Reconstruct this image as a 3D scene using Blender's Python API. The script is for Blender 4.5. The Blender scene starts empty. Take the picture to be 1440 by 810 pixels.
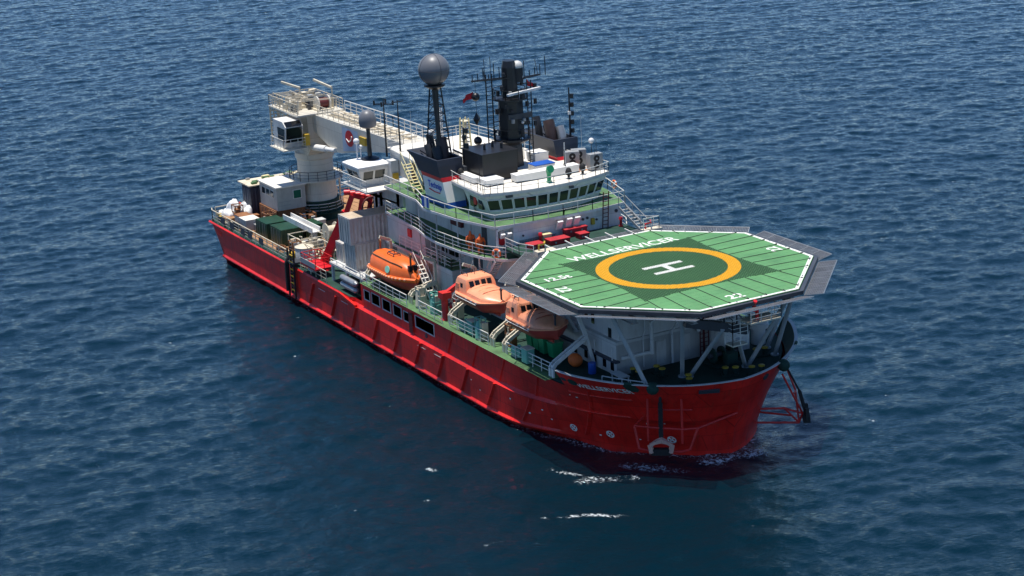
import bpy, bmesh, math, random
import numpy as np
from mathutils import Vector, Matrix
random.seed(7)
R = math.radians
S = bpy.context.scene
C = S.collection

# ------------------------------------------------------------------ camera
cd = bpy.data.cameras.new('camera'); cam = bpy.data.objects.new('camera', cd); C.objects.link(cam)
cr, cu, cf = Vector((0.49529088, 0.8674072, -0.04787164)), Vector((-0.22904914, 0.18354588, 0.95595366)), Vector((-0.83798773, 0.46251017, -0.28958747))
M = Matrix(((cr.x, cu.x, -cf.x, 126.236), (cr.y, cu.y, -cf.y, -83.977), (cr.z, cu.z, -cf.z, 57.448), (0, 0, 0, 1)))
cam.matrix_world = M
cd.sensor_width = 36.0; cd.lens = 69.43; cd.clip_start = 1.0; cd.clip_end = 60000
S.camera = cam
# ------------------------------------------------------------------ sky and sun
SUN_DIR = Vector((-0.08, -0.05, 1.0)).normalized()         # towards the sun: almost overhead, a little aft and to starboard
el = math.asin(SUN_DIR.z); az = math.atan2(SUN_DIR.x, SUN_DIR.y)
W = bpy.data.worlds.new('World'); S.world = W; W.use_nodes = True
nt = W.node_tree; bg = nt.nodes['Background']
sky = nt.nodes.new('ShaderNodeTexSky'); sky.sky_type = 'NISHITA'; sky.sun_disc = False
sky.sun_elevation = el; sky.sun_rotation = az; sky.altitude = 0; sky.air_density = 0.55; sky.dust_density = 0.0; sky.ozone_density = 2.4
hsv = nt.nodes.new('ShaderNodeHueSaturation'); hsv.inputs['Saturation'].default_value = 1.12; nt.links.new(sky.outputs[0], hsv.inputs['Color']); nt.links.new(hsv.outputs[0], bg.inputs[0]); bg.inputs[1].default_value = 0.15
sl = bpy.data.lights.new('sun', 'SUN'); sun = bpy.data.objects.new('sun', sl); C.objects.link(sun)
sl.energy = 5.0; sl.angle = R(0.53); sl.color = (1.0, 0.955, 0.88)
sun.rotation_euler = SUN_DIR.to_track_quat('Z', 'Y').to_euler(); sun.location = (0, 0, 120)
S.view_settings.view_transform = 'Standard'; S.view_settings.look = 'None'; S.view_settings.exposure = 0.18; S.view_settings.gamma = 1.0
S.cycles.use_denoising = True; S.cycles.denoising_input_passes = 'RGB_ALBEDO_NORMAL'
S.cycles.max_bounces = 6; S.cycles.diffuse_bounces = 3; S.cycles.transparent_max_bounces = 12; S.cycles.sample_clamp_indirect = 2.0; S.cycles.caustics_reflective = False; S.cycles.caustics_refractive = False

# ------------------------------------------------------------------ materials
def mat(name, col, rough=0.5, metal=0.0, var=0.10, scale=0.8, streak=0.0, rust=0.0, bump=0.0, spec=0.5, rustcol=(0.16, 0.06, 0.025), dirt=(0.10, 0.085, 0.07), ramp=(0.56, 0.72), scuff=None):
    m = bpy.data.materials.new(name); m.use_nodes = True
    n, l = m.node_tree.nodes, m.node_tree.links
    b = n['Principled BSDF']; b.inputs['Roughness'].default_value = rough; b.inputs['Metallic'].default_value = metal
    b.inputs['Specular IOR Level'].default_value = spec
    tc = n.new('ShaderNodeNewGeometry')
    no = n.new('ShaderNodeTexNoise'); no.inputs['Scale'].default_value = scale; no.inputs['Detail'].default_value = 6; no.inputs['Roughness'].default_value = 0.62
    l.new(tc.outputs['Position'], no.inputs['Vector'])
    mr = n.new('ShaderNodeMapRange'); mr.inputs[1].default_value = 0.3; mr.inputs[2].default_value = 0.7; mr.inputs[3].default_value = 1 - var; mr.inputs[4].default_value = 1 + var
    l.new(no.outputs[0], mr.inputs[0])
    mx = n.new('ShaderNodeMix'); mx.data_type = 'RGBA'; mx.blend_type = 'MULTIPLY'; mx.inputs[0].default_value = 1.0
    mx.inputs[6].default_value = (*col, 1); l.new(mr.outputs[0], mx.inputs[7])
    out = mx.outputs[2]
    def layer(out, vec_scale, nscale, lo, hi, amount, c):
        mp = n.new('ShaderNodeMapping'); mp.inputs['Scale'].default_value = vec_scale; l.new(tc.outputs['Position'], mp.inputs[0])
        nn = n.new('ShaderNodeTexNoise'); nn.inputs['Scale'].default_value = nscale; nn.inputs['Detail'].default_value = 7; nn.inputs['Roughness'].default_value = 0.7
        l.new(mp.outputs[0], nn.inputs['Vector'])
        r2 = n.new('ShaderNodeMapRange'); r2.inputs[1].default_value = lo; r2.inputs[2].default_value = hi; r2.inputs[3].default_value = 0; r2.inputs[4].default_value = amount
        l.new(nn.outputs[0], r2.inputs[0])
        m2 = n.new('ShaderNodeMix'); m2.data_type = 'RGBA'; l.new(r2.outputs[0], m2.inputs[0]); l.new(out, m2.inputs[6]); m2.inputs[7].default_value = (*c, 1)
        return m2.outputs[2]
    if streak: out = layer(out, (1, 1, 0.12), 2.2, 0.48, 0.75, streak, dirt)
    if rust: out = layer(out, (1, 1, 0.35), 1.6, ramp[0], ramp[1], rust, rustcol)
    if scuff: out = layer(out, (0.35, 0.35, 1.0), 1.3, 0.60, 0.74, 0.45, scuff)
    l.new(out, b.inputs['Base Color'])
    rr = n.new('ShaderNodeMapRange'); rr.inputs[3].default_value = max(0.05, rough - 0.12); rr.inputs[4].default_value = min(1, rough + 0.12); l.new(no.outputs[0], rr.inputs[0]); l.new(rr.outputs[0], b.inputs['Roughness'])
    if bump:
        bp = n.new('ShaderNodeBump'); bp.inputs['Strength'].default_value = bump; bp.inputs['Distance'].default_value = 0.05
        n2 = n.new('ShaderNodeTexNoise'); n2.inputs['Scale'].default_value = 3.0; n2.inputs['Detail'].default_value = 5; l.new(tc.outputs['Position'], n2.inputs['Vector'])
        l.new(n2.outputs[0], bp.inputs['Height']); l.new(bp.outputs[0], b.inputs['Normal'])
    return m

MT = {}
MT['red'] = mat('hull_red', (0.74, 0.020, 0.013), 0.36, var=0.25, scale=0.30, streak=0.50, rust=0.35, bump=0.25, dirt=(0.26, 0.010, 0.010), scuff=(0.66, 0.10, 0.07))
MT['red_trim'] = mat('red_trim', (0.60, 0.022, 0.02), 0.5, var=0.18, scale=1.2, streak=0.2)
MT['bright_red'] = mat('bright_red', (0.62, 0.012, 0.02), 0.4, var=0.12, scale=1.5)
MT['locker_red'] = mat('locker_red', (0.46, 0.02, 0.03), 0.55, var=0.2, scale=1.5, streak=0.3)
MT['maroon'] = mat('maroon', (0.10, 0.012, 0.014), 0.6)
MT['white'] = mat('white_paint', (0.72, 0.71, 0.68), 0.45, var=0.10, scale=0.5, streak=0.35, rust=0.40, dirt=(0.40, 0.35, 0.29), rustcol=(0.32, 0.17, 0.09))
MT['white_clean'] = mat('white_clean', (0.78, 0.77, 0.74), 0.5, var=0.05)
MT['grey_white'] = mat('grey_white', (0.60, 0.60, 0.58), 0.5, var=0.10, scale=0.6, streak=0.3, rust=0.2, dirt=(0.33, 0.31, 0.28), rustcol=(0.32, 0.17, 0.09))
MT['roof_white'] = mat('roof_cream', (0.74, 0.70, 0.62), 0.6, var=0.10, scale=0.9, rust=0.25, rustcol=(0.45, 0.33, 0.22))
MT['cream'] = mat('cream_paint', (0.66, 0.59, 0.45), 0.5, var=0.15, scale=1.1, rust=0.45, rustcol=(0.27, 0.12, 0.05))
MT['crane'] = mat('crane_cream', (0.66, 0.62, 0.53), 0.45, var=0.08, scale=0.5, streak=0.25, rust=0.2, dirt=(0.38, 0.32, 0.24), rustcol=(0.3, 0.15, 0.07))
MT['rail'] = mat('rail_white', (0.74, 0.72, 0.66), 0.45, var=0.08)
MT['rail_cream'] = mat('rail_cream', (0.66, 0.57, 0.42), 0.5, var=0.2, rust=0.3)
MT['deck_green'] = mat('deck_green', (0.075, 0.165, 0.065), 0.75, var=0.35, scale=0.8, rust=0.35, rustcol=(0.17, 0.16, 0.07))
MT['dark_green'] = mat('dark_green_deck', (0.018, 0.052, 0.040), 0.75, var=0.35, spec=0.25, scale=0.7, rust=0.3, rustcol=(0.05, 0.05, 0.035))
MT['heli_green'] = mat('helideck_green', (0.085, 0.245, 0.088), 0.65, var=0.16, scale=0.45, streak=0.30, dirt=(0.055, 0.150, 0.062), rust=0.35, rustcol=(0.15, 0.29, 0.11), ramp=(0.50, 0.72))
MT['mark_white'] = mat('marking_white', (0.74, 0.75, 0.70), 0.65, var=0.18, scale=2.5, rust=0.45, rustcol=(0.34, 0.46, 0.34), ramp=(0.52, 0.68))
MT['mark_yellow'] = mat('marking_yellow', (0.78, 0.42, 0.018), 0.6, var=0.10, scale=2.0)
MT['net_rope'] = mat('net_rope', (0.030, 0.090, 0.040), 0.9, var=0.2, scale=3)
MT['rope_dark'] = mat('rope_dark', (0.03, 0.035, 0.03), 0.9)
MT['steel_dark'] = mat('steel_dark', (0.045, 0.05, 0.06), 0.45, var=0.2)
MT['galv'] = mat('galvanised', (0.36, 0.37, 0.38), 0.4, metal=0.5, var=0.15)
MT['net_wire'] = mat('net_wire', (0.22, 0.22, 0.23), 0.6, var=0.2)
MT['grey_steel'] = mat('grey_steel', (0.30, 0.31, 0.31), 0.5, var=0.12, streak=0.2, rust=0.2)
MT['strut'] = mat('strut_grey', (0.42, 0.44, 0.45), 0.5, var=0.1, rust=0.15)
MT['black'] = mat('black_paint', (0.011, 0.012, 0.016), 0.42, var=0.25, scale=1.0)
MT['soot'] = mat('sooty_black', (0.016, 0.018, 0.024), 0.55, var=0.3, scale=1.2, rust=0.3, rustcol=(0.045, 0.03, 0.022))
MT['exhaust'] = mat('exhaust_brown', (0.055, 0.032, 0.030), 0.6, var=0.3, scale=1.2)
MT['navy'] = mat('funnel_navy', (0.022, 0.028, 0.045), 0.5, var=0.25, scale=1.2, streak=0.3, dirt=(0.03, 0.026, 0.024))
MT['blue'] = mat('blue_paint', (0.012, 0.09, 0.42), 0.45)
MT['blue_text'] = mat('blue_lettering', (0.02, 0.08, 0.50), 0.5, var=0.04)
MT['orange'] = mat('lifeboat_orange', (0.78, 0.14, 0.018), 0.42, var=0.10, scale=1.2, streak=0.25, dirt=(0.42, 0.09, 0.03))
MT['orange_pale'] = mat('lifeboat_sunlit', (0.86, 0.34, 0.185), 0.38, var=0.14, scale=0.9, streak=0.35, dirt=(0.66, 0.18, 0.09))  # overexposed sunlight put into a paler base orange
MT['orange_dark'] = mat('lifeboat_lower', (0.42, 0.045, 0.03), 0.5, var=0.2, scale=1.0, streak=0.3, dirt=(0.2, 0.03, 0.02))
MT['hivis'] = mat('hivis_orange', (0.85, 0.16, 0.03), 0.7)
MT['cont_white'] = mat('container_white', (0.58, 0.56, 0.52), 0.5, var=0.15, scale=0.8, streak=0.6, rust=0.75, rustcol=(0.22, 0.10, 0.05), dirt=(0.30, 0.24, 0.19), ramp=(0.54, 0.68))
MT['cont_green'] = mat('container_green', (0.008, 0.052, 0.026), 0.42, var=0.2, scale=1.0, streak=0.2, rust=0.2)
MT['bin_green'] = mat('bin_green', (0.012, 0.30, 0.12), 0.45, var=0.1)
MT['teal'] = mat('winch_teal', (0.16, 0.42, 0.34), 0.5, var=0.2, rust=0.3)
MT['dark_blue'] = mat('container_dark', (0.02, 0.028, 0.055), 0.5, var=0.25, streak=0.25)
MT['wood'] = mat('deck_timber', (0.36, 0.19, 0.085), 0.8, var=0.3, scale=1.5, rust=0.4, rustcol=(0.14, 0.08, 0.045))
MT['rusty'] = mat('rusty_steel', (0.26, 0.11, 0.045), 0.8, var=0.35, scale=1.5, rust=0.5, rustcol=(0.10, 0.04, 0.02))
MT['yellow'] = mat('yellow_paint', (0.50, 0.32, 0.03), 0.6, var=0.2, rust=0.4)
MT['pale_yellow'] = mat('pale_yellow', (0.68, 0.60, 0.32), 0.5, var=0.15)
MT['tarp'] = mat('tarpaulin_white', (0.80, 0.80, 0.80), 0.75, var=0.06, bump=0.3)
MT['rubber'] = mat('rubber_black', (0.014, 0.014, 0.015), 0.75)
MT['radome'] = mat('radome_grey', (0.145, 0.15, 0.165), 0.42, var=0.06)
MT['radome_white'] = mat('radome_white', (0.72, 0.72, 0.72), 0.4)
MT['flag_red'] = mat('flag_red', (0.62, 0.02, 0.03), 0.8)
MT['flag_blue'] = mat('flag_blue', (0.03, 0.05, 0.30), 0.8)
MT['anchor'] = mat('anchor_pale', (0.62, 0.36, 0.28), 0.6, var=0.2, rust=0.4)
MT['reflect'] = mat('sticker_mint', (0.30, 0.75, 0.55), 0.5)
def glass(name, col, rough=0.06):
    m = bpy.data.materials.new(name); m.use_nodes = True; b = m.node_tree.nodes['Principled BSDF']
    b.inputs['Base Color'].default_value = (*col, 1); b.inputs['Roughness'].default_value = rough; b.inputs['IOR'].default_value = 1.5
    return m
MT['glass'] = glass('window_glass', (0.012, 0.022, 0.022)); MT['glass_black'] = glass('dark_glass', (0.008, 0.009, 0.011), 0.1)

# ------------------------------------------------------------------ mesh builder
class MB:
    def __init__(s): s.v = []; s.f = []
    def add(s, vs, fs):
        o = len(s.v); s.v += [tuple(v) for v in vs]; s.f += [tuple(i + o for i in f) for f in fs]; return s
    def box(s, x0, x1, y0, y1, z0, z1):
        return s.add([(x0,y0,z0),(x1,y0,z0),(x1,y1,z0),(x0,y1,z0),(x0,y0,z1),(x1,y0,z1),(x1,y1,z1),(x0,y1,z1)], [(3,2,1,0),(4,5,6,7),(0,1,5,4),(1,2,6,5),(2,3,7,6),(3,0,4,7)])
    def beam(s, p, q, w, h=None, up=(0,0,1)):
        h = w if h is None else h; p, q = Vector(p), Vector(q); d = (q - p)
        if d.length < 1e-6: return s
        d.normalize(); u = Vector(up)
        if abs(d.dot(u)) > 0.98: u = Vector((1,0,0))
        a = d.cross(u).normalized() * (w/2); b = a.cross(d).normalized() * (h/2)
        vs = [p-a-b, p+a-b, p+a+b, p-a+b, q-a-b, q+a-b, q+a+b, q-a+b]
        return s.add(vs, [(0,1,2,3),(7,6,5,4),(0,4,5,1),(1,5,6,2),(2,6,7,3),(3,7,4,0)])
    def tube(s, pts, r, n=8, cap=True):
        pts = [Vector(p) for p in pts]; rings = []; k = len(pts); rs = r if isinstance(r, (list, tuple)) else [r]*k
        a = None
        for i, p in enumerate(pts):
            t = (pts[min(i+1,k-1)] - pts[max(i-1,0)]).normalized()
            if a is None:
                u = Vector((0,0,1)) if abs(t.z) < 0.9 else Vector((1,0,0)); a = t.cross(u).normalized()
            else: a = (a - t*a.dot(t)).normalized()
            b = t.cross(a)
            rings.append([p + (a*math.cos(2*math.pi*j/n) + b*math.sin(2*math.pi*j/n))*rs[i] for j in range(n)])
        return s.loft(rings, True, cap)
    def loft(s, rings, closed=True, cap=True):
        n = len(rings[0]); vs = [v for r in rings for v in r]; fs = []
        for i in range(len(rings)-1):
            for j in range(n if closed else n-1):
                j2 = (j+1) % n; fs.append((i*n+j, i*n+j2, (i+1)*n+j2, (i+1)*n+j))
        if cap and closed: fs.append(tuple(range(n))[::-1]); fs.append(tuple((len(rings)-1)*n + j for j in range(n)))
        return s.add(vs, fs)
    def prism(s, poly, z0, z1):
        return s.loft([[(x,y,z0) for x,y in poly], [(x,y,z1) for x,y in poly]])
    def lathe(s, prof, c=(0,0,0), n=24, cap=True):
        return s.loft([[(c[0]+r*math.cos(2*math.pi*j/n), c[1]+r*math.sin(2*math.pi*j/n), c[2]+z) for j in range(n)] for r, z in prof], True, cap)
    def ball(s, c, r, n=16, m=10):
        return s.lathe([(max(r*math.sin(math.pi*i/m), 1e-3), -r*math.cos(math.pi*i/m)) for i in range(m+1)], c, n)
    def disc(s, c, axis, r, t, n=20):
        a = Vector(axis).normalized()*(t/2); c = Vector(c); return s.tube([c-a, c+a], r, n)
    def build(s, name, m, parent=None, smooth=0, kind=None):
        me = bpy.data.meshes.new(name); me.from_pydata(s.v, [], s.f)
        bm = bmesh.new(); bm.from_mesh(me); bmesh.ops.recalc_face_normals(bm, faces=bm.faces); bm.to_mesh(me); bm.free()
        me.materials.append(MT[m] if isinstance(m, str) else m)
        if smooth:
            me.polygons.foreach_set('use_smooth', [True]*len(me.polygons)); me.set_sharp_from_angle(angle=R(smooth))
        o = bpy.data.objects.new(name, me); C.objects.link(o)
        if parent: o.parent = parent
        if kind: o['kind'] = kind
        return o
def thing(name, label, cat, loc=(0,0,0), rz=0, group=None):
    o = bpy.data.objects.new(name, None); C.objects.link(o); o.location = loc; o.rotation_euler = (0,0,R(rz)); o.empty_display_size = 0.3
    o['label'] = label; o['category'] = cat
    if group: o['group'] = group
    return o
def tag(o, label, cat, group=None, loc=None, rz=0):
    o['label'] = label; o['category'] = cat
    if group: o['group'] = group
    if loc: o.location = loc
    if rz: o.rotation_euler = (0,0,R(rz))
    return o
def dup(root, loc=None, rz=None, label=None, parent=None):
    def rec(o, par):
        c = o.copy(); C.objects.link(c); c.parent = par
        for ch in o.children: rec(ch, c)
        return c
    r = rec(root, parent)
    if loc is not None: r.location = loc
    if rz is not None: r.rotation_euler = (0,0,R(rz))
    if label: r['label'] = label
    return r
def text_verts(txt, size, bold=0.0, width=1.0):
    cu_ = bpy.data.curves.new('lettering', 'FONT'); cu_.body = txt; cu_.size = size; cu_.offset = bold; cu_.space_character = width; cu_.resolution_u = 3
    o = bpy.data.objects.new('lettering', cu_); C.objects.link(o)
    dg = bpy.context.evaluated_depsgraph_get(); me = bpy.data.meshes.new_from_object(o.evaluated_get(dg))
    vs = [tuple(v.co) for v in me.vertices]; fs = [tuple(p.vertices) for p in me.polygons]
    bpy.data.objects.remove(o); bpy.data.curves.remove(cu_); bpy.data.meshes.remove(me)
    return vs, fs
def lettering(name, txt, origin, xdir, ydir, size, m, parent, length=None, bold=0.0, t=0.0):
    vs, fs = text_verts(txt, size, bold)
    x0 = min(v[0] for v in vs); x1 = max(v[0] for v in vs); k = length/(x1-x0) if length else 1.0
    o, xd, yd = Vector(origin), Vector(xdir).normalized(), Vector(ydir).normalized()
    b = MB(); b.add([o + xd*((v[0]-x0)*k) + yd*v[1] for v in vs], fs)
    return b.build(name, m, parent)
def railing(parent, pts, h=1.05, bars=3, step=1.5, m='rail', w=0.055, name='railing', closed=False):
    b = MB(); pts = [Vector(p) for p in pts]
    if closed: pts.append(pts[0])
    for p, q in zip(pts[:-1], pts[1:]):
        L = (q-p).length; k = max(1, round(L/step))
        for i in range(k+1):
            a = p.lerp(q, i/k); b.beam(a, a+Vector((0,0,h)), w)
        for j in range(bars):
            z = h*(j+1)/bars; b.beam(p+Vector((0,0,z)), q+Vector((0,0,z)), w*(1.15 if j == bars-1 else 0.8))
    return b.build(name, m, parent)
def stairs(parent, p, q, width, m='pale_yellow', n=10, name='stairway', rail=True, wdir=(0,1,0)):
    b = MB(); p, q = Vector(p), Vector(q); w = Vector(wdir).normalized()*width/2
    for s_ in (-1, 1):
        b.beam(p+w*s_, q+w*s_, 0.06, 0.22)
        if rail:
            u = Vector((0,0,0.95)); b.beam(p+w*s_+u, q+w*s_+u, 0.05)
            for k in range(4): a = p.lerp(q, k/3)+w*s_; b.beam(a, a+u, 0.045)
    for k in range(1, n): a = p.lerp(q, k/n); b.beam(a-w, a+w, 0.24, 0.04)
    return b.build(name, m, parent)
def ladder(parent, p, q, side, m='maroon', width=0.5, name='ladder'):
    b = MB(); p, q, w = Vector(p), Vector(q), Vector(side).normalized()*width/2
    for s_ in (-1, 1): b.beam(p+w*s_, q+w*s_, 0.07)
    n = max(2, int((q-p).length/0.35))
    for k in range(n): a = p.lerp(q, (k+0.5)/n); b.beam(a-w, a+w, 0.05)
    return b.build(name, m, parent)

def net_material():
    m = MT['net_rope'].copy(); m.name = 'net_rope_painted'; n, l = m.node_tree.nodes, m.node_tree.links; b = n['Principled BSDF']
    src = b.inputs['Base Color'].links[0].from_socket; tc = n.new('ShaderNodeTexCoord'); sp = n.new('ShaderNodeSeparateXYZ'); l.new(tc.outputs['Object'], sp.inputs[0])
    def mth(op, a, c=None):
        k = n.new('ShaderNodeMath'); k.operation = op
        for i, v in enumerate((a, c)):
            if v is None: continue
            if isinstance(v, (int, float)): k.inputs[i].default_value = v
            else: l.new(v, k.inputs[i])
        return k.outputs[0]
    ax, ay = mth('ABSOLUTE', sp.outputs[0]), mth('ABSOLUTE', sp.outputs[1])
    r = mth('SQRT', mth('ADD', mth('MULTIPLY', ax, ax), mth('MULTIPLY', ay, ay)))
    ring = mth('MULTIPLY', mth('GREATER_THAN', r, 4.75), mth('LESS_THAN', r, 5.8))
    bars = mth('MULTIPLY', mth('MULTIPLY', mth('GREATER_THAN', ax, 0.62), mth('LESS_THAN', ax, 1.12)), mth('LESS_THAN', ay, 1.85))
    cross = mth('MULTIPLY', mth('LESS_THAN', ax, 0.63), mth('LESS_THAN', ay, 0.27)); hh = mth('MAXIMUM', bars, cross)
    def mixc(f, a, c): k = n.new('ShaderNodeMix'); k.data_type = 'RGBA'; l.new(f, k.inputs[0]); l.new(a, k.inputs[6]); k.inputs[7].default_value = (*c, 1); return k.outputs[2]
    l.new(mixc(hh, mixc(ring, src, (0.70, 0.36, 0.015)), (0.72, 0.72, 0.68)), b.inputs['Base Color']); return m
MT['net_painted'] = net_material()

def plated(m, w, h, lo, hi):
    """Slight tone differences from plate to plate, as on repainted steel."""
    n, l = m.node_tree.nodes, m.node_tree.links; b = n['Principled BSDF']; src = b.inputs['Base Color'].links[0].from_socket
    g = n.new('ShaderNodeNewGeometry'); sp = n.new('ShaderNodeSeparateXYZ'); l.new(g.outputs['Position'], sp.inputs[0]); cb = n.new('ShaderNodeCombineXYZ'); l.new(sp.outputs[0], cb.inputs[0]); l.new(sp.outputs[2], cb.inputs[1])
    br = n.new('ShaderNodeTexBrick'); br.inputs['Scale'].default_value = 1.0; br.inputs['Brick Width'].default_value = w; br.inputs['Row Height'].default_value = h; br.inputs['Mortar Size'].default_value = 0.02; br.inputs['Mortar Smooth'].default_value = 0.3; br.offset = 0.37
    br.inputs['Color1'].default_value = (lo, lo, lo, 1); br.inputs['Color2'].default_value = (hi, hi, hi, 1); br.inputs['Mortar'].default_value = (lo*0.7, lo*0.7, lo*0.7, 1); l.new(cb.outputs[0], br.inputs['Vector'])
    mx = n.new('ShaderNodeMix'); mx.data_type = 'RGBA'; mx.blend_type = 'MULTIPLY'; mx.inputs[0].default_value = 1.0; l.new(src, mx.inputs[6]); l.new(br.outputs['Color'], mx.inputs[7]); l.new(mx.outputs[2], b.inputs['Base Color'])
plated(MT['red'], 2.9, 1.35, 0.82, 1.12); plated(MT['grey_white'], 2.2, 2.6, 0.90, 1.04); plated(MT['white'], 2.4, 2.6, 0.92, 1.04); plated(MT['crane'], 1.9, 1.6, 0.93, 1.04)
# ------------------------------------------------------------------ sea
def make_sea():
    rng = np.random.default_rng(11)
    N, d = 1024, 0.34; L = N*d
    k1 = np.fft.fftfreq(N, d)*2*np.pi; KX, KY = np.meshgrid(k1, k1, indexing='ij'); K = np.hypot(KX, KY); K[0,0] = 1
    def spec(V, wd, sp):
        Lw = V*V/9.81; wx, wy = math.cos(wd), math.sin(wd); c = (KX*wx+KY*wy)/K
        return np.exp(-1/(K*Lw)**2)/K**4*(np.abs(c)**sp)*np.exp(-(K*0.10)**2)
    P = 0.5*spec(3.6, R(4), 2) + 0.7*spec(2.6, R(-28), 1) + 0.9*spec(1.9, R(32), 1) + 0.9*spec(1.4, R(-55), 1) + 0.9*spec(1.0, R(10), 1) + 0.012*spec(7.5, R(22), 3)
    P[0,0] = 0
    h = np.sqrt(P)*(rng.normal(size=(N,N)) + 1j*rng.normal(size=(N,N)))
    z = np.fft.ifft2(h).real; s = 0.060/z.std(); h = h*s; z = z*s
    dx = np.fft.ifft2(1j*KX/K*h).real; dy = np.fft.ifft2(1j*KY/K*h).real
    sx, sy = np.gradient(dx, d, axis=0), np.gradient(dy, d, axis=1); sxy = np.gradient(dx, d, axis=1)
    lam = -0.85; J = (1+lam*sx)*(1+lam*sy) - (lam*sxy)**2
    nx, ny = 1024, 760; x0, y0 = -303.0, -78.0
    X = x0 + d*np.arange(nx)[:,None] + np.zeros((1,ny)); Y = y0 + d*np.arange(ny)[None,:] + np.zeros((nx,1))
    Z, DX, DY, J = z[:nx,:ny], dx[:nx,:ny], dy[:nx,:ny], J[:nx,:ny]
    e = np.minimum(np.minimum(X-x0, X.max()-X), np.minimum(Y-y0, Y.max()-Y)); fd = np.clip(e/12, 0, 1); fd = fd*fd*(3-2*fd)
    q0 = np.quantile(J, 0.0016); foam = np.clip((q0-J)/(q0-np.quantile(J, 0.00003))*1.15, 0, 1.15)  # whitecaps on sharp crests; their white specks also paint in sun glints
    def streak(x1, y1, x2, y2, w, a):
        t = np.clip(((X-x1)*(x2-x1)+(Y-y1)*(y2-y1))/((x2-x1)**2+(y2-y1)**2), 0, 1)
        dd = np.hypot(X-x1-t*(x2-x1), Y-y1-t*(y2-y1)); return a*np.exp(-(dd/w)**2)
    for a in ((7.6,-13.5,9.2,-9.6,0.7,0.52),(11.6,-19.2,15.6,-12.8,0.32,0.66),(-1.9,-21.6,3.6,-20.0,0.22,0.95),(13.4,-25,13.4,-21,0.22,0.65),(10.4,12.6,10.8,13.2,0.40,0.95),(12.5,10.0,12.8,10.8,0.3,0.8),
              (10.2,-3.5,10.6,1.0,1.2,0.62),(9.6,1.0,7.2,5.5,1.6,0.60),(10.0,-6.0,7.0,-9.0,0.9,0.55),(4.0,-14,8,-12.0,0.5,0.6),(16.5,-9,18,-6,0.4,0.62),(8,-24,10,-22,0.5,0.62),(2,-30,6,-28,0.5,0.62)):
        a = (a[0]-1.16, a[1]+0.78, a[2]-1.16, a[3]+0.78, a[4]*1.25, a[5]); foam = np.maximum(foam, streak(*a)*np.clip(0.55+0.5*Z/Z.std(), 0, 1.35))
    hx = np.array([(-70.5,-10.4),(-60,-10.7),(-11,-10.7),(-6.5,-10.5),(-3.8,-9.8),(-1.8,-8.7),(1.46,-7.4),(4.9,-5.0),(6.54,-3.45),(7.78,-1.65),(8.3,0),(7.78,1.65),(6.54,3.45),(4.9,5.0),(1.46,7.4)])
    dm = np.full(X.shape, 99.0); I = np.where((X[:,0] > -78) & (X[:,0] < 16))[0]; K2 = np.where((Y[0] > -18) & (Y[0] < 14))[0]; sl_ = np.ix_(I, K2); xs_, ys_ = X[sl_], Y[sl_]; dd_ = np.full(xs_.shape, 99.0)
    for (x1,y1),(x2,y2) in zip(hx[:-1], hx[1:]):
        t = np.clip(((xs_-x1)*(x2-x1)+(ys_-y1)*(y2-y1))/((x2-x1)**2+(y2-y1)**2), 0, 1); dd_ = np.minimum(dd_, np.hypot(xs_-x1-t*(x2-x1), ys_-y1-t*(y2-y1)))
    dm[sl_] = dd_; foam = np.maximum(foam, (0.58+0.10*(X > -4))*np.exp(-(dm/0.95)**2))
    VX, VY, VZ = X+lam*DX*fd, Y+lam*DY*fd, Z*fd
    co = np.stack([VX, VY, VZ], -1).reshape(-1, 3)
    idx = np.arange(nx*ny).reshape(nx, ny)
    q = np.stack([idx[:-1,:-1], idx[1:,:-1], idx[1:,1:], idx[:-1,1:]], -1).reshape(-1, 4)
    B = 9000.0; xa, xb, ya, yb = x0, X.max(), y0, Y.max(); n0 = len(co)
    co = np.vstack([co, [[-B,-B,0],[B,-B,0],[B,B,0],[-B,B,0]]])
    c = [idx[0,0], idx[-1,0], idx[-1,-1], idx[0,-1]]
    q = np.vstack([q, [[n0, n0+1, c[1], c[0]], [n0+1, n0+2, c[2], c[1]], [n0+2, n0+3, c[3], c[2]], [n0+3, n0, c[0], c[3]]]])
    me = bpy.data.meshes.new('sea'); me.vertices.add(len(co)); me.vertices.foreach_set('co', co.astype(np.float32).ravel())
    me.loops.add(q.size); me.loops.foreach_set('vertex_index', q.astype(np.int32).ravel())
    me.polygons.add(len(q)); me.polygons.foreach_set('loop_start', np.arange(0, q.size, 4, dtype=np.int32)); me.polygons.foreach_set('loop_total', np.full(len(q), 4, dtype=np.int32))
    me.update(calc_edges=True); me.polygons.foreach_set('use_smooth', np.ones(len(q), dtype=bool))
    at = me.attributes.new('foam', 'FLOAT', 'POINT'); at.data.foreach_set('value', np.append(foam.ravel(), [0,0,0,0]).astype(np.float32))
    m = bpy.data.materials.new('sea_water'); m.use_nodes = True; n, l = m.node_tree.nodes, m.node_tree.links
    b = n['Principled BSDF']; b.inputs['Roughness'].default_value = 0.07; b.inputs['IOR'].default_value = 1.333; b.inputs['Specular Tint'].default_value = (0.42, 0.80, 1.0, 1); b.inputs['Specular IOR Level'].default_value = 0.44
    geo = n.new('ShaderNodeNewGeometry')
    def noise(sc, det, ro, vs=(1,1,1), rz=0.0):
        mp = n.new('ShaderNodeMapping'); mp.inputs['Scale'].default_value = vs; mp.inputs['Rotation'].default_value = (0,0,rz); l.new(geo.outputs['Position'], mp.inputs[0])
        t = n.new('ShaderNodeTexNoise'); t.inputs['Scale'].default_value = sc; t.inputs['Detail'].default_value = det; t.inputs['Roughness'].default_value = ro; l.new(mp.outputs[0], t.inputs['Vector']); return t
    a1 = noise(0.95, 8, 0.66, (1.0, 0.5, 0.0), R(-8)); a2 = noise(4.0, 5, 0.65, (1.0, 0.7, 0.0), R(12))
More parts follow.
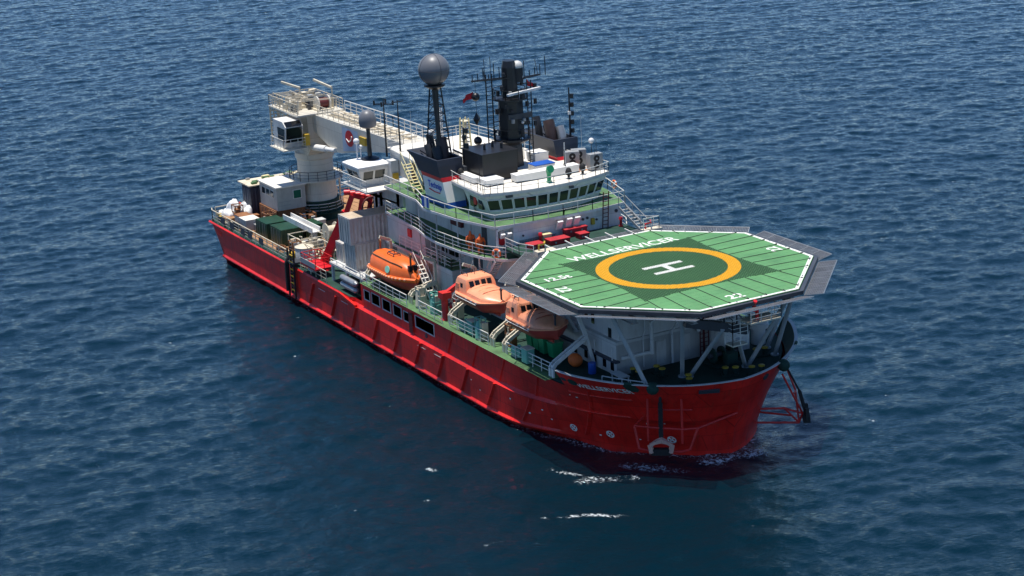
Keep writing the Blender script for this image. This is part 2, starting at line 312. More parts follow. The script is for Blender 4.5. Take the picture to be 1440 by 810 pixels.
    b1 = n.new('ShaderNodeBump'); gs = noise(0.018, 3, 0.55); gm = n.new('ShaderNodeMapRange'); gm.inputs[1].default_value = 0.35; gm.inputs[2].default_value = 0.65; gm.inputs[3].default_value = 0.40; gm.inputs[4].default_value = 1.25; l.new(gs.outputs[0], gm.inputs[0]); l.new(gm.outputs[0], b1.inputs['Strength']); b1.inputs['Distance'].default_value = 0.17; l.new(a1.outputs[0], b1.inputs['Height'])
    b2 = n.new('ShaderNodeBump'); b2.inputs['Strength'].default_value = 1.0; b2.inputs['Distance'].default_value = 0.05; l.new(a2.outputs[0], b2.inputs['Height']); l.new(b1.outputs[0], b2.inputs['Normal'])
    l.new(b2.outputs[0], b.inputs['Normal'])
    fa = n.new('ShaderNodeAttribute'); fa.attribute_name = 'foam'
    fn = noise(4.0, 8, 0.8)
    mul = n.new('ShaderNodeMath'); mul.operation = 'MULTIPLY'; l.new(fa.outputs['Fac'], mul.inputs[0]); 
    mrn = n.new('ShaderNodeMapRange'); mrn.inputs[1].default_value = 0.35; mrn.inputs[2].default_value = 0.65; mrn.inputs[3].default_value = 0.0; mrn.inputs[4].default_value = 1.6; l.new(fn.outputs[0], mrn.inputs[0]); l.new(mrn.outputs[0], mul.inputs[1])
    st = n.new('ShaderNodeMapRange'); st.inputs[1].default_value = 0.55; st.inputs[2].default_value = 0.9; l.new(mul.outputs[0], st.inputs[0])
    big = noise(0.02, 3, 0.5)
    cmx = n.new('ShaderNodeMix'); cmx.data_type = 'RGBA'; l.new(big.outputs[0], cmx.inputs[0]); cmx.inputs[6].default_value = (0.0006, 0.0112, 0.0190, 1); cmx.inputs[7].default_value = (0.0008, 0.0140, 0.0240, 1)
    fm = n.new('ShaderNodeMix'); fm.data_type = 'RGBA'; l.new(st.outputs[0], fm.inputs[0]); l.new(cmx.outputs[2], fm.inputs[6]); fm.inputs[7].default_value = (0.62, 0.66, 0.68, 1)
    l.new(fm.outputs[2], b.inputs['Base Color'])
    rg = n.new('ShaderNodeMapRange'); rg.inputs[3].default_value = 0.03; rg.inputs[4].default_value = 0.7; l.new(st.outputs[0], rg.inputs[0]); l.new(rg.outputs[0], b.inputs['Roughness'])
    me.materials.append(m)
    o = bpy.data.objects.new('sea', me); C.objects.link(o); o.location.z = -0.5; o['kind'] = 'structure'; o['label'] = 'open blue sea with small wind waves and few whitecaps'
    return o
make_sea()

# ------------------------------------------------------------------ ship: hull
ship = thing('ship', 'red hulled offshore support vessel with white superstructure and green helideck', 'ship')
TOP = [(-11,11.2),(-5,11.2),(0.6,11.05),(2,10.6),(3.2,9.95),(4.6,9.15),(6,8.05),(6.8,7.25),(8.4,5.2),(9.6,2.8),(10.05,1.1),(10.15,0)]
WL = [(-11,11.2),(-6.5,10.9),(-3.8,9.8),(-1.8,8.7),(1.46,7.4),(2.97,6.38),(4.9,5.0),(6.54,3.45),(7.78,1.65),(8.2,0.6),(8.3,0)]   # at the water, z = -0.5
def resample(pl, n):
    p = np.array(pl, float); s = np.r_[0, np.cumsum(np.hypot(*np.diff(p, axis=0).T))]; t = np.linspace(0, s[-1], n)
    q = np.stack([np.interp(t, s, p[:,0]), np.interp(t, s, p[:,1])], 1)
    for _ in range(5): q[1:-1] = 0.5*q[1:-1] + 0.25*(q[:-2]+q[2:])
    return q
NB = 44
BT, BW = resample(TOP, NB), resample(WL, NB)
AFT = [-70,-66,-62,-58,-54,-50.6,-50,-46,-42,-38,-37.4,-36.9,-35.4,-32,-28,-24,-19.7,-16]
def sstep(a, b, x): t = min(1, max(0, (x-a)/(b-a))); return t*t*(3-2*t)
def off(x, z):
    lo = -0.7 if z < 0 else 0.16 if z <= 0.16 else (0.16*(1-(z-0.16)/0.18) if z < 0.34 else 0.0)
    kn = 0.0
    if x > -37.4:
        t = sstep(-37.4, -36.9, x); kn = t*(0.0 if z <= 2.72 else -0.34*min(1, (z-2.72)/0.26))
    return (lo+kn)*(1-sstep(-5, 1.5, x))
def outline(z):                                    # half outline, stern to stem
    xs = -74.0 if z >= 3.4 else -70.4 - 3.6*max(0, z)/3.4
    pts = [(xs, 0.0), (xs, 10.3), (xs+0.35, 10.9), (xs+1.1, 11.2+off(xs,z))] + [(x, 11.2+off(x,z)) for x in AFT]
    g = min(1.1, max(0, (z+0.5)/6.7))**1.5
    for a, b in zip(BW, BT):
        x, y = a*(1-g)+b*g; pts.append((x, y + (off(x,z) if y > 5 else 0)))
    return pts
def hull_y(x, z):
    o = np.array(outline(z))[4:]; return float(np.interp(x, o[:,0], o[:,1]))
LV_LOW = [-4.0, -0.5, 0.05, 0.16, 0.34, 1.6, 2.72, 2.98, 3.4]
LV_UP = [3.4, 4.3, 5.25]
hb = MB()
for side in (-1, 1):
    rings = [[(x, side*y, z) for x, y in outline(z)] for z in LV_LOW]; hb.loft(rings, False, False)
    k0 = 4 + AFT.index(-35.4)
    rings = [[(x, side*y, z) for x, y in outline(z)[k0:]] for z in LV_UP]; hb.loft(rings, False, False)
    # aft face of the raised midship house side
hb.add([(-35.4,-10.9,3.4),(-35.4,10.9,3.4),(-35.4,10.9,5.25),(-35.4,-10.9,5.25)], [(0,1,2,3)])
hull = hb.build('hull', 'red', ship, smooth=28); hull['label'] = 'dark red ribbed hull'
# bow bulwark
def bulwark_top(x): return 6.6 - 0.40*max(0, min(1, (x-0.6)/8.5))
bo = [p for p in outline(5.25)[4:] if p[0] > 0.9 or p[1] < 9]; bt = [p for p in outline(6.5)][-len(bo):]
bo = [(0.55, hull_y(0.55, 5.25))]+bo; bt = [(0.55, hull_y(0.55, 6.5))]+bt
def bring(side):
    rs = []
    for (x, y), (x2, y2) in zip(bo, bt):
        zt = bulwark_top(x2); k = (zt-5.25)/1.25; xo, yo = x+(x2-x)*k, y+(y2-y)*k
        n = Vector((x-(-3), y*1.2, 0)).normalized()*0.16
        rs.append([(x, side*y, 5.25), (xo, side*yo, zt), (xo-n.x, side*max(0, yo-n.y), zt), (x-n.x, side*max(0, y-n.y), 5.25)])
    return rs
bb = MB()
for s_ in (-1, 1): bb.loft(bring(s_), True, True)
bulw = bb.build('bulwark', 'red', ship, smooth=28)
cap = MB()
for s_ in (-1, 1):
    rs = []
    for r in bring(s_):
        (x1,y1,z1), (x2,y2,_) = r[1], r[2]; rs.append([(x1+0.03,y1*1.004,z1+0.005),(x1+0.03,y1*1.004,z1+0.06),(x2-0.05,y2*0.995,z1+0.06),(x2-0.05,y2*0.995,z1+0.005)])
    cap.loft(rs)
cap.build('capping_rail', 'grey_white', bulw)
for s_ in (-1, 1):                                  # light green inner face of the bulwark
    b = MB(); b.loft([[(x2*0.995, y2*0.995, 5.3), (x3*0.995, y3*0.995, z3-0.02)] for (_, _, (x3,y3,z3), (x2,y2,z2)) in bring(s_)], False, False); b.build('bulwark_lining', 'dark_green', bulw)
# slanted fender ribs on the sides
def rib(xb, z0, z1, slope, side, proud=0.19, w=0.22):
    b = MB(); rs = []
    for z in (z0, (z0+z1)/2, z1):
        x = xb + slope*(z-z0); y = hull_y(x, z); rs.append([(x-w, side*(y-0.05), z), (x-w*0.3, side*(y+proud), z), (x+w*0.3, side*(y+proud), z), (x+w, side*(y-0.05), z)])
    return b.loft(rs).build('fender_rib', 'red', hull)
for side in (-1, 1):
    for xb in (-47.0, -41.8, -37.2, -32.6, -28.3, -24.0, -19.7, -15.3, -10.75, -5.8, 0.0):
        rib(xb, 0.45, 2.72, 0.56, side)
        if xb > -20: rib(xb+1.5, 3.0, 5.2, 0.5, side, 0.10)
# horizontal rubbing strips on the bow flanks
def strip(x0, x1, z0, z1, side, m='red', h=0.16, proud=0.10, name='rubbing_strake'):
    b = MB(); rs = []
    for k in range(15):
        x = x0+(x1-x0)*k/14; z = z0+(z1-z0)*k/14; y = hull_y(x, z); rs.append([(x, side*(y-0.04), z-h), (x, side*(y+proud), z-h*0.3), (x, side*(y+proud*0.9), z), (x, side*(y-0.04), z+h*0.6)])
    return b.loft(rs).build(name, m, hull)
for side in (-1, 1):
    strip(-2.0, 4.4, 2.95, 2.95, side); strip(0.6, 5.4, 4.75, 4.75, side); strip(-73.5, -51.8, 3.3, 3.3, side, h=0.2); strip(-49.4, -39.6, 3.3, 3.3, side, h=0.18)
    b = MB(); y = 11.2; b.beam((-39.5, side*(y+0.05), 3.32), (-36.0, side*(y+0.05), 2.86), 0.28, 0.16); b.build('knuckle_brow', 'red', hull)
# name on both bows, thruster marks, draught marks
def surf(x, z, side=-1):
    y = hull_y(x, z); y2 = hull_y(x+0.1, z); t = Vector((0.1, side*(y2-y), 0)).normalized(); yu = hull_y(x, z+0.2)
    up = Vector((0, side*(yu-y), 0.2)).normalized(); nrm = t.cross(up)*(1 if side < 0 else -1); nrm.normalize(); return Vector((x, side*y, z)), t, up, nrm
def hull_text(txt, x0, z, length, size, side, m='mark_white', bold=0.012):
    vs, fs = text_verts(txt, size, bold); xa = min(v[0] for v in vs); xb = max(v[0] for v in vs); k = length/(xb-xa); out = []
    # arc-length table along the hull at this height
    px = np.linspace(x0, x0+6, 121); py = np.array([hull_y(x, z+0.2) for x in px]); s = np.r_[0, np.cumsum(np.hypot(np.diff(px), np.diff(py)))]
    for v in vs:
        d = (v[0]-xa)*k; d = d if side < 0 else length-d; x = float(np.interp(d, s, px)); p, t, u, nn = surf(x, z+0.2, side); q = surf(x, min(6.1, z+v[1]), side)[0]; out.append(q + nn*0.03)
    b = MB(); b.add(out, fs); return b.build('name_lettering', m, hull)
hull_text('WELLSERVICER', 2.0, 5.45, 4.75, 0.56, -1)
hull_text('WELLSERVICER', 2.0, 5.45, 4.75, 0.56, 1)
for side in (-1, 1):
    for x, z in ((-1.05, 0.85), (2.15, 0.95), (6.15, 1.0)):
        p, t, u, nn = surf(x, z, side); p = p + nn*0.04; b = MB(); n = 20; ring = []
        for rr in (0.34, 0.25): ring.append([p + t*math.cos(2*math.pi*j/n)*rr + u*math.sin(2*math.pi*j/n)*rr for j in range(n)])
        b.loft(ring, True, False)
        for a in (0.25*math.pi, 0.75*math.pi): d = t*math.cos(a)+u*math.sin(a); b.beam(p-d*0.27, p+d*0.27, 0.05, 0.09, up=tuple(nn.cross(d)))
        b.build('thruster_mark', 'mark_white', hull)
    for i, (x, z) in enumerate(((-3.6,1.9),(-2.9,1.2),(-5.0,1.3),(0.4,4.3),(1.0,4.2),(1.3,0.7),(4.2,0.8),(5.2,2.4),(6.2,2.5),(-7.2,2.0),(-12,1.4),(-13.5,1.9))):
        p, t, u, nn = surf(x, z, side); p = p+nn*0.03; w = random.uniform(0.07, 0.14); b = MB(); b.add([p-t*w-u*w*0.6, p+t*w-u*w*0.6, p+t*w+u*w*0.6, p-t*w+u*w*0.6], [(0,1,2,3)]); b.build('draught_mark', 'mark_white', hull)
    # dark openings: fairleads in the bulwark
    for x, z, w, h in ((0.95, 5.95, 0.32, 0.30), (1.75, 5.85, 0.42, 0.62), (6.1, 6.05, 0.55, 1.0)):
        p, t, u, nn = surf(x, z, side); b = MB(); c = [p+nn*0.05+t*(w*math.cos(2*math.pi*(j+.5)/8))+u*(h*0.6*math.sin(2*math.pi*(j+.5)/8)) for j in range(8)]; c2 = [v-nn*0.2 for v in c]
        b.loft([c2, c]).build('fairlead', 'dark_green' if w > 0.4 else 'steel_dark', bulw)
b = MB(); 
for k in range(9): a = R(-52+k*2.2)
p, t, u, nn = surf(8.95, 5.6, -1); b.beam(p-t*0.1+nn*0.06, p+t*1.5+nn*0.06, 0.14, 0.32, up=tuple(u)); b.build('fairlead', 'steel_dark', bulw)
p, t, u, nn = surf(9.3, 5.65, 1); b = MB(); b.disc(p+nn*0.03, nn, 0.3, 0.1); b.build('fairlead', 'steel_dark', bulw)
# red midship side windows
for side in (-1, 1):
    for x0, x1, z0, z1 in ((-34.6,-33.5,3.86,4.72),(-33.0,-31.4,3.84,4.8),(-30.75,-29.15,3.84,4.8),(-28.5,-26.95,3.84,4.8),(-26.4,-25.4,3.86,4.7),(-24.1,-20.6,3.86,4.85)):
        y = side*(hull_y((x0+x1)/2, 4.3)); b = MB(); fr = 0.09
        ya, yb = (y-0.02, y+side*0.09)
        ya, yb = min(ya,yb), max(ya,yb)
        b.box(x0-fr, x1+fr, ya, yb+ (0.06 if side>0 else 0), z0-fr, z0); b.box(x0-fr, x0, ya, yb, z0, z1); b.box(x1, x1+fr, ya, yb, z0, z1); b.box(x0-fr, x1+fr, ya, yb, z1, z1+fr*0.6)
        f = b.build('window', 'grey_white', hull)
        g = MB(); g.box(x0, x1, min(y-0.03, y+side*0.03), max(y-0.03, y+side*0.03), z0, z1); g.build('glass_pane', 'glass_black', hull)
    b = MB(); y = side*11.0; b.box(-25.25, -24.55, min(y-0.05,y+side*0.03), max(y-0.05,y+side*0.03), 3.05, 4.9); b.build('door_recess', 'maroon', hull)
    b = MB(); y = side*(hull_y(-22, 3.3)); b.disc((-22.2, y, 3.45), (0,1,0), 0.22, 0.1); b.build('fairlead', 'steel_dark', hull)
    b = MB()
    for k, (z, x) in enumerate(((2.35, -20.2), (2.3, -23.4), (2.5, -39.4), (2.5, -44.6))):
        y = side*(hull_y(x, z)+0.02); b.box(x, x+1.5, min(y, y+side*0.02), max(y, y+side*0.02), z, z+0.05)
    b.build('draught_mark', 'grey_white', hull)
# faint stern port-of-registry lettering
b = MB()
for k in range(2): b.beam((-71.6+0.4*k, -11.27, 2.75-0.32*k), (-70.0, -11.27, 2.65-0.32*k), 0.02, 0.16, up=(0,0,1))
b.build('draught_mark', 'red_trim', hull)

# ------------------------------------------------------------------ decks
def deck_poly(z, x0, x1, inset=0.15):
    o = [p for p in outline(z) if x0 <= p[0] <= x1 and p[1] > 0.05]; o = [(x-(0.35*sstep(0.5,6,x)), max(0.01, y-inset-0.25*sstep(-6,3,x))) for x, y in o]
    o = [(x0, float(np.interp(x0, [p[0] for p in o], [p[1] for p in o])))] + o if x0 > -73 else o
    return [(x, -y) for x, y in o] + [(x, y) for x, y in reversed(o)]
b = MB(); b.prism(deck_poly(3.4, -74.2, -35.45, 0.03), 3.2, 3.42); aft_deck = b.build('aft_deck', 'dark_green', ship)
b = MB(); b.prism(deck_poly(5.25, -35.38, 10.2, 0.05), 5.05, 5.27); fore_deck = b.build('main_deck', 'dark_green', ship)
# side walkway strips, sunlight on the deck put into a brighter green
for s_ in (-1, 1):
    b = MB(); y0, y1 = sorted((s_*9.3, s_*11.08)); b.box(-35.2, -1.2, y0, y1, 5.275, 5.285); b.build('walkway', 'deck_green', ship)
    railing(ship, [(-35.2, s_*10.95, 5.28), (-25.6, s_*10.95, 5.28)], 1.1, 3, 1.35, 'rail')
    railing(ship, [(-23.6, s_*10.75, 5.28), (-19.2, s_*10.75, 5.28)], 1.05, 3, 1.3, 'rail')
    railing(ship, [(-18.2, s_*10.55, 5.28), (-11.6, s_*10.4, 5.28)], 1.05, 3, 1.3, 'rail')
    railing(ship, [(-8.6, s_*10.3, 5.28), (-2.0, s_*10.1, 5.28)], 1.05, 3, 1.3, 'rail')
    railing(aft_deck, [(-73.6, s_*10.75, 3.42), (-72.8, s_*11.05, 3.42), (-51.4, s_*11.05, 3.42)], 1.25, 4, 1.5, 'rail_cream', 0.075)
    railing(aft_deck, [(-49.2, s_*11.0, 3.42), (-43.0, s_*11.0, 3.42)], 1.15, 3, 1.2, 'rail_cream')
railing(aft_deck, [(-73.75, -10.3, 3.42), (-73.75, 10.3, 3.42)], 1.25, 3, 1.5, 'rail_cream', 0.075)
# timber sheathing planks over the stern working deck
for k in range(26):
    y = -10.4+0.8*k; b = MB(); b.box(-73.4, -55.5+random.uniform(-0.4, 0.4), y+0.02, y+0.77, 3.425, 3.475+random.uniform(0, 0.012)); b.build('plank', 'wood', aft_deck)
# ------------------------------------------------------------------ superstructure
def poly_sym(half): return [(x, -y) for x, y in half] + [(x, y) for x, y in reversed(half)]
b = MB(); b.box(-37.2, 1.4, -6.0, 6.0, 5.27, 8.05)
deckhouse = b.build('deckhouse', 'grey_white', ship)
b = MB(); b.box(-37.3, -29.6, -6.75, 6.75, 8.3, 10.85); b.box(-29.6, -13.2, -5.2, 5.2, 8.3, 10.85); b.box(-13.2, 1.2, -5.6, 5.6, 8.05, 11.55)
upper_house = b.build('upper_deckhouse', 'grey_white', ship)
b = MB(); b.box(-37.2, -23.8, -7.15, 7.15, 8.06, 8.28); mid_deck = b.build('mid_deck', 'grey_white', ship)
b = MB(); b.box(-37.1, -23.9, -7.05, 7.05, 8.285, 8.30); b.build('deck_covering', 'deck_green', mid_deck)
for y0, y1 in ((-7.12,-6.02),(6.02,7.12)): b = MB(); b.box(-27.5, -23.85, y0, y1, 5.29, 8.05); b.build('side_locker', 'grey_white', ship)
# foredeck house ledge and openings under the helideck
for s_ in (-1, 1):
    b = MB(); y0, y1 = sorted((s_*5.9, s_*6.35)); b.box(-8.0, 1.75, y0, y1, 6.45, 6.6); b.build('ledge', 'dark_blue', deckhouse)
    for x in (-4.8, -3.2, -1.9, -0.4, 0.75):
        b = MB(); y0, y1 = sorted((s_*5.97, s_*6.05)); b.box(x-0.22, x+0.22, y0, y1, 5.6, 6.25); b.build('window', 'glass_black', deckhouse)
    for x, z in ((-3.6, 9.2), (-2.6, 9.0), (-0.1, 8.4), (-9, 9.4), (-11.5, 9.4)):
        b = MB(); y0, y1 = sorted((s_*5.58, s_*5.66)); b.box(x-0.2, x+0.2, y0, y1, z-0.42, z+0.42); b.build('window', 'glass_black', upper_house)
    for x in (-1.4, 1.2):
        b = MB(); b.beam((x, s_*6.3, 6.6), (x, s_*6.3, 7.7), 0.07); b.build('post', 'grey_white', deckhouse)
# pipes, doors and frames on the forward wall under the helideck
def pipe(pts, r, m='grey_white', parent=None, name='pipe'):
    b = MB(); b.tube(pts, r, 8); return b.build(name, m, parent or upper_house, smooth=40)
pipe([(1.75,-2.9,6.6),(1.75,-2.9,9.2),(1.75,-2.4,9.5),(1.75,0.0,8.9),(1.75,1.4,9.2),(1.75,1.6,8.6),(1.75,1.6,7.6)], 0.17)
pipe([(1.65,-0.9,11.4),(1.65,-0.9,9.6),(1.65,-0.4,9.0),(1.65,-0.4,8.6),(1.65,-0.9,8.1),(1.65,-0.9,5.4)], 0.10)
pipe([(1.6,-3.6,5.6),(1.6,-3.6,8.2),(1.6,-3.4,8.6),(1.6,-3.4,10.2)], 0.05)
pipe([(1.5,-5.6,6.7),(1.6,-3.0,6.7)], 0.16)
b = MB(); b.box(1.42, 1.5, 0.0, 0.95, 5.5, 7.5); b.build('door', 'white', deckhouse)
b = MB(); b.box(1.42, 1.5, -2.3, -1.4, 5.5, 7.4); b.build('door', 'white', deckhouse)
b = MB(); b.box(1.42, 2.3, 4.2, 6.2, 5.29, 7.3); b.build('vent_trunk', 'white', deckhouse)
b = MB(); b.box(1.42, 3.4, 2.9, 4.1, 5.29, 8.6); b.build('vent_trunk', 'grey_white', deckhouse)
b = MB(); b.box(1.22, 2.2, -0.6, 2.6, 9.7, 11.5); b.build('vent_trunk', 'grey_white', upper_house)
ladder(deckhouse, (1.75, 2.3, 5.3), (1.75, 2.3, 9.6), (0,1,0), 'maroon', 0.5)
ladder(deckhouse, (1.75, 1.95, 5.3), (1.75, 1.95, 9.6), (0,1,0), 'maroon', 0.4)
# wall fittings and doors on the visible side walls
def side_box(x, z, w, h, s_, y, m, name, parent, d=0.12):
    b = MB(); y0, y1 = sorted((s_*y, s_*(y+d))); b.box(x-w/2, x+w/2, y0, y1, z-h/2, z+h/2); return b.build(name, m, parent)
for s_ in (-1, 1):
    side_box(-32.6, 9.9, 0.7, 0.75, s_, 6.76, 'bright_red', 'fire_box', upper_house)
    b = MB(); y0, y1 = sorted((s_*6.76, s_*6.82)); b.box(-37.3, -29.7, y0, y1, 10.72, 10.85); b.build('red_band', 'red_trim', upper_house)
    for x in (-28.8, -27.4, -26.2): side_box(x, 9.4, 1.0, 1.5, s_, 5.21, 'glass_black', 'window', upper_house, 0.05)
    side_box(-25.0, 9.6, 0.7, 0.75, s_, 5.22, 'bright_red', 'fire_box', upper_house)
    for x in (-24.2, -20.2, -15.6): side_box(x, 9.35, 0.85, 1.95, s_, 5.21, 'white', 'door', upper_house, 0.06)
    side_box(-22.4, 9.4, 1.6, 1.9, s_, 5.21, 'steel_dark', 'vent_louvre', upper_house, 0.05)
    for x in (-34, -31, -20.5, -17.5, -12.5): side_box(x, 6.6, 0.85, 1.9, s_, 6.01, 'white', 'door', deckhouse, 0.06)
    for x in (-29.6, -26.4, -22.0, -18.4): b = MB(); b.beam((x, s_*7.2, 8.3), (x, s_*7.25, 10.9), 0.11); b.build('pillar', 'grey_white', ship)
    # window grid frames between mid deck and boat deck
    b = MB()
    for z in (8.9, 9.5, 10.1): b.beam((-28.6, s_*6.7, z), (-25.8, s_*6.7, z), 0.06)
    for x in (-28.6, -27.6, -26.7, -25.8): b.beam((x, s_*6.7, 8.3), (x, s_*6.7, 10.7), 0.07)
    b.build('window_frame', 'grey_white', upper_house)
    railing(mid_deck, [(-34.5, s_*7.0, 8.3), (-24.2, s_*7.0, 8.3), (-24.2, s_*5.6, 8.3)], 1.0, 3, 1.3)
    stairs(ship, (-18.6, s_*6.4, 8.35), (-16.4, s_*6.4, 10.8), 0.7, 'grey_white', 9)
    stairs(ship, (-26.0, s_*8.0, 5.35), (-29.0, s_*8.0, 8.2), 0.75, 'rail', 9)
    pipe([(-21.0, s_*7.0, 8.3), (-20.2, s_*7.0, 9.6), (-19.4, s_*7.3, 9.4)], 0.05, 'white', ship, 'derrick')

# boat deck and bridge deck plates
BOAT = [(-37.5,6.85),(-29.5,7.5),(-27.0,8.0),(-24.5,8.2),(-20.4,7.95),(-17.4,7.3),(-15.6,6.2),(-15.2,4.5)]
BRID = [(-36.2,7.4),(-29.5,7.5),(-28.0,7.9),(-26.3,8.4),(-21.2,7.85),(-16.5,6.6),(-16.05,3.0),(-16.0,0.01)]
def deck_plate(name, half, z, t=0.22, cover='deck_green'):
    b = MB(); b.prism(poly_sym(half), z-t, z); o = b.build(name, 'white', ship)
    b = MB(); b.prism(poly_sym([(x-(0.06 if x > -20 else 0), y-0.10) for x, y in half]), z+0.004, z+0.02); b.build('deck_covering', cover, o); return o
boat_deck = deck_plate('boat_deck', BOAT, 11.05); bridge_deck = deck_plate('bridge_deck', BRID, 13.8)
for s_ in (-1, 1):
    railing(boat_deck, [(x, s_*(y-0.07), 11.07) for x, y in BOAT[:-1]], 1.0, 3, 1.5)
    railing(bridge_deck, [(x, s_*(y-0.07), 13.82) for x, y in BRID[:-2]], 1.0, 2, 1.6)
railing(bridge_deck, [(-16.5,-6.55,13.82),(-16.12,-3,13.82),(-16.08,0,13.82),(-16.12,3,13.82),(-16.5,6.55,13.82)], 1.0, 2, 1.7)
# house between boat deck and bridge deck
b = MB(); b.box(-36.0, -17.2, -5.4, 5.4, 11.08, 13.57); b.box(-17.2, -16.45, -4.75, 6.1, 11.08, 13.57)
cabin_house = b.build('cabin_house', 'white', ship)
for s_ in (-1, 1):
    for x, m in ((-34,'grey_white'),(-27.2,'white'),(-23.4,'white'),(-20.6,'steel_dark')): side_box(x, 12.1, 0.85, 1.95, s_, 5.41, m, 'door', cabin_house, 0.06)
    side_box(-25.4, 12.4, 2.0, 1.0, s_, 5.41, 'maroon', 'hose_cabinet', cabin_house, 0.3); side_box(-18.2, 12.4, 0.6, 0.95, s_, 5.41, 'glass', 'window', cabin_house, 0.05)
    side_box(-31.5, 12.4, 1.2, 0.8, s_, 5.41, 'glass_black', 'window', cabin_house, 0.05)
    b = MB(); b.disc((-16.9, s_*5.75, 12.3), (1,0,0), 0.35, 0.16); b.build('hose_reel', 'bright_red', cabin_house, smooth=40)
    for x in (-29.4, -26.0, -22.0): b = MB(); b.beam((x, s_*7.3, 11.07), (x, s_*7.3, 13.6), 0.10); b.build('pillar', 'white', ship)
# arch at the starboard forward corner
b = MB()
for y in (-6.4, -4.75): b.beam((-16.5, y, 11.08), (-16.5, y, 13.5), 0.16)
b.tube([(-16.5,-6.4,13.3),(-16.5,-6.2,13.5),(-16.5,-4.75,13.5)], 0.09); b.build('arch_frame', 'white', cabin_house)
def floodlight(p, sx, tilt, parent, s=0.8):
    b = MB(); p = Vector(p); c, q = math.cos(tilt), math.sin(tilt)
    def T(x, y, z): return (p.x + x*c + z*q, p.y + y, p.z - x*q + z*c)
    vs = [T(x, y, z) for x in (0, 0.16) for y in (-sx, sx) for z in (-s, s)]
    b.add(vs, [(0,1,3,2),(4,6,7,5),(0,4,5,1),(2,3,7,6),(0,2,6,4),(1,5,7,3)]); b.beam((p.x-0.4, p.y, p.z+s*0.6), (p.x, p.y, p.z+s*0.6), 0.07)
    return b.build('floodlight', 'white_clean', parent)
for y, z in ((-0.5, 13.05), (0.45, 13.15), (1.25, 13.15)): floodlight((-16.05, y, z), 0.26, 0.5, cabin_house, 0.45)
for y in (-6.0, -5.35): floodlight((-16.3, y, 13.0), 0.2, 0.55, cabin_house, 0.22)
ladder(cabin_house, (-16.35, 4.35, 11.3), (-15.98, 4.35, 15.2), (0,1,0), 'maroon', 0.55)
b = MB()
for k in range(22): b.box(-16.44, -16.36, -4.2+k*0.16, -4.2+k*0.16+0.07, 11.75, 12.15)
b.box(-16.445, -16.40, -4.3, -0.6, 12.15, 12.22); b.build('radiator_grille', 'grey_steel', cabin_house)
for y, z, r in ((2.15,13.0,.12),(2.6,13.05,.12),(3.55,12.75,.10),(5.6,13.2,.15),(-3.9,12.6,.09)): b = MB(); b.disc((-16.42,y,z),(1,0,0),r,0.14,10); b.build('porthole', 'steel_dark', cabin_house)
b = MB(); b.box(-16.44,-16.2,2.95,3.25,12.4,12.95); b.build('call_point', 'yellow', cabin_house)

# wheelhouse with outward leaning curved front
def front(y, xc, drop, yc): return xc - drop*(abs(y)/yc)**2.2
def wh_ring(z):
    t = (z-13.82)/(15.95-13.82); yc = 5.45+0.75*t; xc = -17.95+0.45*t; drop = 1.25
    pts = [(-22.8, -yc+0.1), (-20.6, -yc+0.05)] + [(front(y, xc, drop, yc), y) for y in np.linspace(-yc, yc, 25)] + [(-20.6, yc-0.05), (-22.8, yc-0.1)]
    return [(x, y, z) for x, y in pts]
b = MB(); b.loft([wh_ring(z) for z in (13.82, 14.5, 15.6, 15.96)]); wheelhouse = b.build('wheelhouse', 'white', ship, smooth=20)
def wh_pt(u, z, d=0.0):                     # u in 0..1 across the front
    t = (z-13.82)/(15.95-13.82); yc = 5.45+0.75*t; xc = -17.95+0.45*t; y = -yc+2*yc*u
    return Vector((front(y, xc, 1.25, yc)+d, y, z))
NW = 11
for k in range(NW):
    u0, u1 = (k+0.06)/NW, (k+0.94)/NW; z0, z1 = 14.58, 15.56
    q = [wh_pt(u0,z0,0.02), wh_pt(u1,z0,0.02), wh_pt(u1,z1,0.02), wh_pt(u0,z1,0.02)]; ctr = sum(q, Vector())/4
    b = MB(); b.add([*q, *[p+Vector((-0.05,0,0)) for p in q]], [(0,1,2,3),(4,7,6,5),(0,4,5,1),(1,5,6,2),(2,6,7,3),(3,7,4,0)]); g = b.build('window', 'glass', wheelhouse)
    b = MB()
    for i in range(4): b.beam(q[i]+Vector((0.03,0,0)), q[(i+1)%4]+Vector((0.03,0,0)), 0.06, 0.05)
    b.beam(q[0].lerp(q[1],0.02)+Vector((0.05,0,-0.08)), q[0].lerp(q[1],0.98)+Vector((0.05,0,-0.08)), 0.12, 0.06); b.build('window_frame', 'white_clean', wheelhouse)
for s_ in (-1, 1):
    for x0, x1 in ((-20.4,-19.7),(-21.9,-21.2)):
        b = MB(); y = s_*5.98; y0, y1 = sorted((s_*5.72, s_*5.96)); b.box(x0, x1, y0, y1, 14.55, 15.5); b.build('window', 'glass', wheelhouse)
    side_box(-21.0, 15.2, 0.45, 0.8, s_, 5.85, 'bright_red', 'fire_box', wheelhouse); side_box(-22.2, 14.85, 0.8, 1.9, s_, 5.6, 'white', 'door', wheelhouse)
